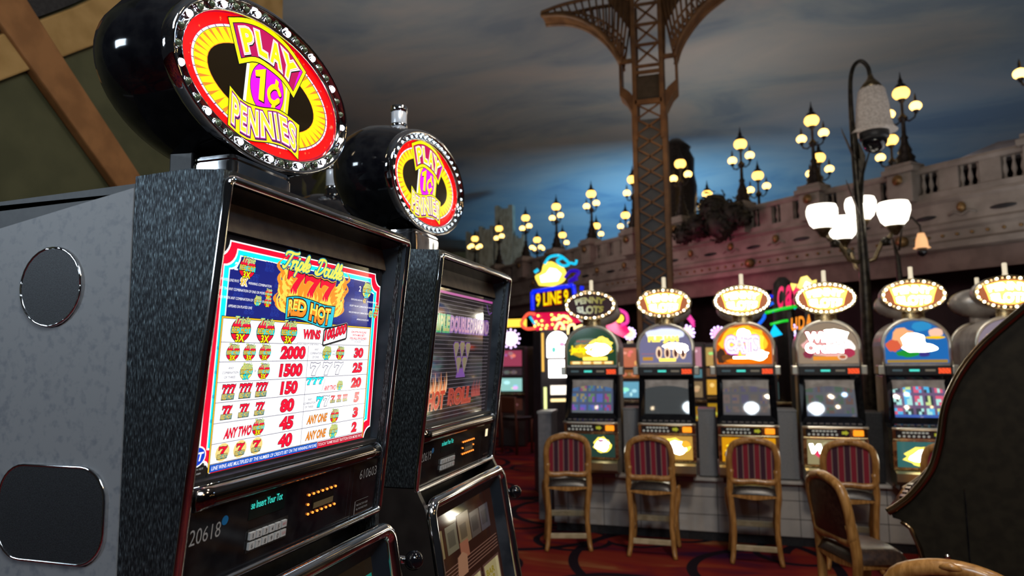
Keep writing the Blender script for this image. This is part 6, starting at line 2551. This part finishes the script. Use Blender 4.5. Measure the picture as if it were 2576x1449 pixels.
# bright tower machine left of the row
tw = thing('slot_machine', 'tall grey sided machine with glowing white panels left of the far row', 'slot machine', (-2.04, 8.6, 0), radians(24))
m = MB()
m.box((-.005, .34, 1.07), (.36, .62, 2.14), noisy(mat('mauve_side', (.10, .085, .095), .5), (.085, .072, .08), (.12, .10, .11), nscale=6))
m.build('cabinet_body', tw, bevel=.01)
WP = glow((1, .97, .92), 6)
for nm, x0, x1, z0, z1, mm in (('arched_glass', -.12, .16, 1.78, 2.12, WP), ('upper_panel', -.10, .15, 1.52, 1.75, WP), ('screen', -.08, .15, 1.30, 1.42, glow((1, .9, .75), 1.8)), ('deck_light', -.08, .13, 1.21, 1.25, glow((1, .75, .35), 1.6)), ('side_light', -.17, -.13, 1.08, 1.40, glow((.85, .9, .35), 1.4)), ('trim_light', -.19, -.16, 1.6, 2.1, glow((1, .55, .10), 1.2))):
    m = MB(lambda p: Vector((p[0] + .02, .024 - p[2], p[1])))
    if nm == 'arched_glass':
        m.poly([(p[0] + .02, p[1]) for p in arch_pts(.14, z0, z1, 14)], .002, mm)
        m.ell((.08, 1.95), .04, .03, .004, glow((1, .5, .8), 1), 12)
        m.ell((-.03, 1.88), .03, .04, .004, glow((.2, .8, .7), 1), 12)
    else:
        m.rect((x0, z0), (x1, z1), .002, mm)
    m.build(nm, tw)
for z in (1.32, 1.56):
    m = MB()
    m.lathe([(.05, -.245), (.045, -.238)], BLACKM, (.18, .0, z), 14, ax='x')
    g = m.build('speaker', tw, (0, .35, 0))
m = MB()
m.box((-1.90, 7.6, .58), (.15, .3, 1.16), noisy(mat('bin_grey', (.20, .20, .22), .5), (.18, .18, .2), (.22, .22, .24), nscale=20))
m.box((-1.90, 7.6, 1.17), (.17, .32, .03), noisy(mat('bin_lid', (.35, .36, .38), .4), (.33, .34, .36), (.37, .38, .4), nscale=20))
o = m.build('waste_bin', bevel=.006)
tag(o, 'narrow grey waste bin with a pale lid at the left end of the far row', 'bin')


# dark distant chairs at the aisle end
def plain_chair(x, y, rz, label):
    t = thing('chair', label, 'chair', (x, y, 0), rz, 'dark chairs by the distant machines')
    RW = paint((.13, .04, .02), .5)
    for sx in (-1, 1):
        for y_, h in ((-.2, 1.05), (.2, .62)):
            m = MB()
            m.tube([(sx * .2, y_, 0), (sx * .19, y_, .4), (sx * .2, y_ - (.04 if h > .7 else 0), h)], .022, RW, 8)
            m.build('leg', t)
    m = MB()
    m.box((0, 0, .64), (.42, .42, .07), LEATHER)
    m.build('seat', t, bevel=.02)
    m = MB()
    m.box((0, -.22, .90), (.38, .04, .30), RW)
    m.build('backrest', t, bevel=.03)
    return t


plain_chair(-4.35, 12.2, 0, 'left dark red chair before the distant machines at the aisle end')
plain_chair(-3.70, 12.4, -.5, 'right dark red chair before the distant machines, turned sideways')


# ------------------------------------------------------------------ neon signs
def neon(mb, pts, r, m_, y, sub=5, closed=False):
    c = catmull(pts, sub)
    mb.tube([(p.x, y, p.y) for p in c], r, m_, 8)


NB, NC, NP, NPK = glow((.0, .02, 1.0), 1.0), glow((0, .65, 1.0), 1.0), glow((1, .0, .12), 1.0), glow((1, .05, .42), 1.0)
NY, NG, NO = glow((1, .82, .05), 2.0), glow((.0, .65, .02), 1.0), glow((1, .30, .02), 1.2)
sg = thing('neon_sign', 'large neon carousel sign: blue box with yellow letters under a cyan swirl', 'sign', (-2.35, 10.0, 2.0))
OS = Vector((-2.35, 10.0, 2.0))
m = MB(loc_T(OS))
m.prism([(-2.70, 2.50), (-2.10, 2.58), (-2.06, 2.86), (-2.70, 2.78)], 9.98, 10.10, BLACKM, ax='y')
bx = m.build('box', sg)
m = MB(loc_T(OS))
for P in ([(-2.70, 2.50), (-2.70, 2.78)], [(-2.70, 2.78), (-2.06, 2.86)], [(-2.06, 2.86), (-2.04, 2.68)]):
    neon(m, P, .032, NB, 9.96)
m.build('blue_tube', sg)
m = MB(lambda p: Vector((p[0], 9.955 - p[2], p[1] + (p[0] + 2.4) * .10)) - OS)
m.text('9 LINE 9', (-2.64, 2.57, -2.14, 2.77), .0, glow((.75, .03, .0), 1), off=.04, base=.02)
m.text('9 LINE 9', (-2.64, 2.57, -2.14, 2.77), .01, glow((1, .84, .0), 1.1), base=.02)
m.build('lettering', sg)
m = MB(loc_T(OS))
pts = [(-2.60, 2.88), (-2.66, 3.02), (-2.56, 3.08), (-2.52, 3.20), (-2.40, 3.24), (-2.30, 3.18), (-2.22, 3.14), (-2.18, 3.02), (-2.24, 2.92), (-2.40, 2.86)]
m.prism([(p.x, p.y) for p in catmull(pts, 3)], 9.97, 10.06, glow((1, .70, .08), 1.7), ax='y')
m.prism([(-2.56, 2.92), (-2.58, 3.02), (-2.48, 3.06), (-2.42, 3.14), (-2.32, 3.12), (-2.24, 3.04), (-2.30, 2.93)], 9.955, 9.97, glow((1, .96, .8), 2.6), ax='y')
m.build('glowing_panel', sg)
m = MB(loc_T(OS))
neon(m, [(-2.66, 3.08), (-2.60, 3.12)], .026, NC, 9.95)
neon(m, [(-2.50, 3.20), (-2.42, 3.30), (-2.28, 3.32), (-2.18, 3.26), (-2.12, 3.18), (-2.22, 3.16), (-2.30, 3.24), (-2.22, 3.28)], .022, NC, 9.95)
neon(m, [(-2.10, 3.20), (-2.02, 3.18), (-2.00, 3.24)], .020, NC, 9.95)
m.build('cyan_swirl', sg)
m = MB(loc_T(OS))
neon(m, [(-2.20, 2.98), (-2.10, 3.08), (-1.98, 3.06), (-2.04, 2.98), (-2.14, 2.92), (-2.0, 2.96)], .026, glow((.02, .0, .40), 1.0), 9.99)
neon(m, [(-1.94, 2.78), (-1.93, 2.84)], .030, NB, 9.98)
m.build('violet_squiggle', sg)
m = MB(loc_T(OS))
m.prism([(-2.72, 2.46), (-2.72, 2.30), (-2.60, 2.10), (-2.50, 2.14), (-2.38, 2.24), (-2.30, 2.14), (-2.20, 2.22), (-2.10, 2.28), (-1.98, 2.30), (-2.10, 2.46)], 10.0, 10.1, glow((.80, .0, .07), 1.0), ax='y')
rd = m.build('red_base', sg)
m = MB(loc_T(OS))
neon(m, [(-2.66, 2.44), (-2.78, 2.44), (-2.88, 2.30), (-2.80, 2.22), (-2.66, 2.22)], .024, glow((1, .10, .05), 1.3), 9.96)
m.build('red_tube', sg)
m = MB(loc_T(OS))
neon(m, [(-2.74, 2.40), (-2.66, 2.28)], .018, NC, 9.94)
m.build('cyan_tube', sg)
m = MB(loc_T(OS))
for P in ([(-2.36, 2.10), (-2.34, 2.22), (-2.28, 2.30), (-2.22, 2.24), (-2.20, 2.12)], [(-2.16, 2.12), (-2.14, 2.24), (-2.06, 2.26), (-2.04, 2.14)], [(-2.02, 2.22), (-1.92, 2.24), (-1.88, 2.12)], [(-2.34, 2.34), (-2.22, 2.40), (-2.12, 2.34)]):
    neon(m, P, .020, glow((1, .72, .30), 2.2), 9.95)
m.build('amber_tube', sg)
q0 = None
rnd = random.Random(11)
for i in range(26):
    p = Vector((-2.66 + .60 * rnd.random(), 9.93, 2.20 + .26 * rnd.random())) - OS
    if q0 is None:
        mm = MB()
        mm.ball((0, 0, 0), .020, glow((1, .75, .12), 3.0), 8, 5)
        q0 = mm.build('bulb', sg, p)
    else:
        inst(q0, 'bulb', sg, p)
m = MB(loc_T(OS))
m.box((-2.35, 10.1, 1.2), (.10, .10, 2.4), BLACKM)
m.build('post', sg)

# pink flower sign
s_ = thing('neon_sign', 'pink neon ring round a yellow disc, right of the unlit penny slots sign', 'sign', (-1.44, 10, 2.0))
OS = Vector((-1.44, 10, 2.0))
m = MB(loc_T(OS))
m.prism([(-1.60, 2.36), (-1.50, 2.40), (-1.42, 2.26), (-1.28, 2.22), (-1.24, 2.14), (-1.34, 2.06), (-1.46, 2.12), (-1.56, 2.18), (-1.62, 2.26)], 10, 10.06, glow((1, .0, .14), 1.3), ax='y')
m.build('pink_panel', s_)
m = MB(loc_T(OS))
neon(m, [(-1.48, 2.44), (-1.38, 2.46), (-1.28, 2.40), (-1.27, 2.28), (-1.36, 2.24)], .026, NPK, 9.95)
m.build('pink_ring', s_)
m = MB(loc_T(OS))
m.lathe([(.065, -.02), (.06, -.04)], glow((1, .62, .05), 2.2), (-1.38, 9.98, 2.34), 14, ax='y')
m.build('yellow_disc', s_)
m = MB(loc_T(OS))
m.box((-1.44, 10.05, 1.1), (.08, .08, 2.2), BLACKM)
m.build('post', s_)
# pink arc
s_ = thing('neon_sign', 'short pink neon arc between the second and third lit penny slots signs', 'sign', (-.45, 10, 2.0))
OS = Vector((-.45, 10, 2.0))
m = MB(loc_T(OS))
for d in (0, .035, .07):
    neon(m, [(-.62, 2.34 - d), (-.52, 2.42 - d), (-.42, 2.40 - d), (-.32, 2.26 - d)], .016, NPK, 9.96)
m.build('pink_tube', s_)
m = MB(loc_T(OS))
m.box((-.5, 10.05, 1.15), (.06, .06, 2.3), BLACKM)
m.build('post', s_)


def word_sign(name, label, word, x0, z0, x1, z1, colm, y, rise=0.0, sh=0.0):
    o_ = Vector(((x0 + x1) / 2, y, z0))
    t = thing('neon_sign', label, 'sign', o_)
    m = MB(lambda p: Vector((p[0], y - p[2], p[1] + (p[0] - x0) * rise)) - o_)
    n_ = len(word)
    for i_, ch in enumerate(word):
        xa, xb = x0 + (x1 - x0) * i_ / n_, x0 + (x1 - x0) * (i_ + .9) / n_
        m.text(ch, (xa, z0, xb, z1), .02, colm, base=.03, shear=sh)
    m.build('lettering', t)
    m = MB()
    m.box((0, .05, -z0 / 2 + .05), (.05, .05, z0), BLACKM)
    m.build('post', t)
    return t


word_sign('cats', 'pink neon script word starting with C, right of the Cats machine sign', 'Cat', .80, 2.42, 1.10, 2.72, NP, 10.0, .15, .3)
qs = word_sign('q', 'orange and yellow neon word over green strokes, right of the Cats machine', 'QUDA', .86, 2.08, 1.22, 2.26, NO, 9.9, .20, .1)
m = MB()
neon(m, [(-.42, .28), (-.2, .33), (.0, .36)], .022, NG, .02)
neon(m, [(-.35, .12), (-.2, .16), (-.12, .17)], .018, NG, .02)
m.build('green_stroke', qs)
m = MB()
neon(m, [(-.52, .10), (-.42, .24), (-.50, .36), (-.38, .38), (-.30, .42)], .022, glow((.0, .15, 1.0), 1.0), .02)
neon(m, [(-.50, .50), (-.40, .53), (-.30, .50)], .022, NB, .02)
neon(m, [(-.32, .30), (-.26, .32)], .020, NB, .02)
m.build('blue_stroke', qs)
m = MB()
m.prism([(-.36, .0), (-.30, .12), (-.20, -.02), (-.34, -.06)], 0, .03, glow((0, .5, .9), 1.5), ax='y')
m.build('blue_triangle', qs)
# white and yellow flame sign
s_ = thing('neon_sign', 'white and yellow flame shaped neon sign left above the Wild Orchid machine sign', 'sign', (1.22, 10.35, 2.5))
m = MB()
m.prism([(-.14, .0), (-.16, .14), (-.20, .30), (-.10, .28), (-.06, .38), (.02, .40), (.08, .32), (.14, .34), (.13, .18), (.08, .04), (.0, -.08)], 0, .05, glow((1, .75, .12), 1.8), ax='y')
m.prism([(-.08, .0), (-.06, .20), (.0, .32), (.10, .26), (.12, .10), (.04, -.06)], -.01, 0, glow((1, .95, .95), 2.6), ax='y')
m.build('flame_panel', s_)
m = MB()
neon(m, [(-.18, -.06), (-.10, .0), (-.04, -.06)], .022, NC, -.02)
m.build('cyan_tube', s_)
m = MB()
m.box((0, .05, -1.25), (.06, .06, 2.5), BLACKM)
m.build('post', s_)
# dark round objects (speaker towers) behind the signs
m = MB()
m.lathe([(.16, 0), (.16, 2.75), (.14, 2.9), (.06, 3.0)], BLACKM, (1.0, 11.4, 0), 18)
o = m.build('dark_column')
tag(o, 'dark rounded column standing left of the white and yellow flame sign', 'column')
# pink glow spot on the balcony underside
point('neon_spill_light', (-.75, 15.4, 3.3), 34, (1.0, .05, .25), .1)
point('neon_spill_light', (-2.3, 14.6, 3.2), 24, (1.0, .15, .35), .1)
point('neon_spill_light', (-1.5, 9.2, 2.5), 5, (1.0, .25, .4), .1)
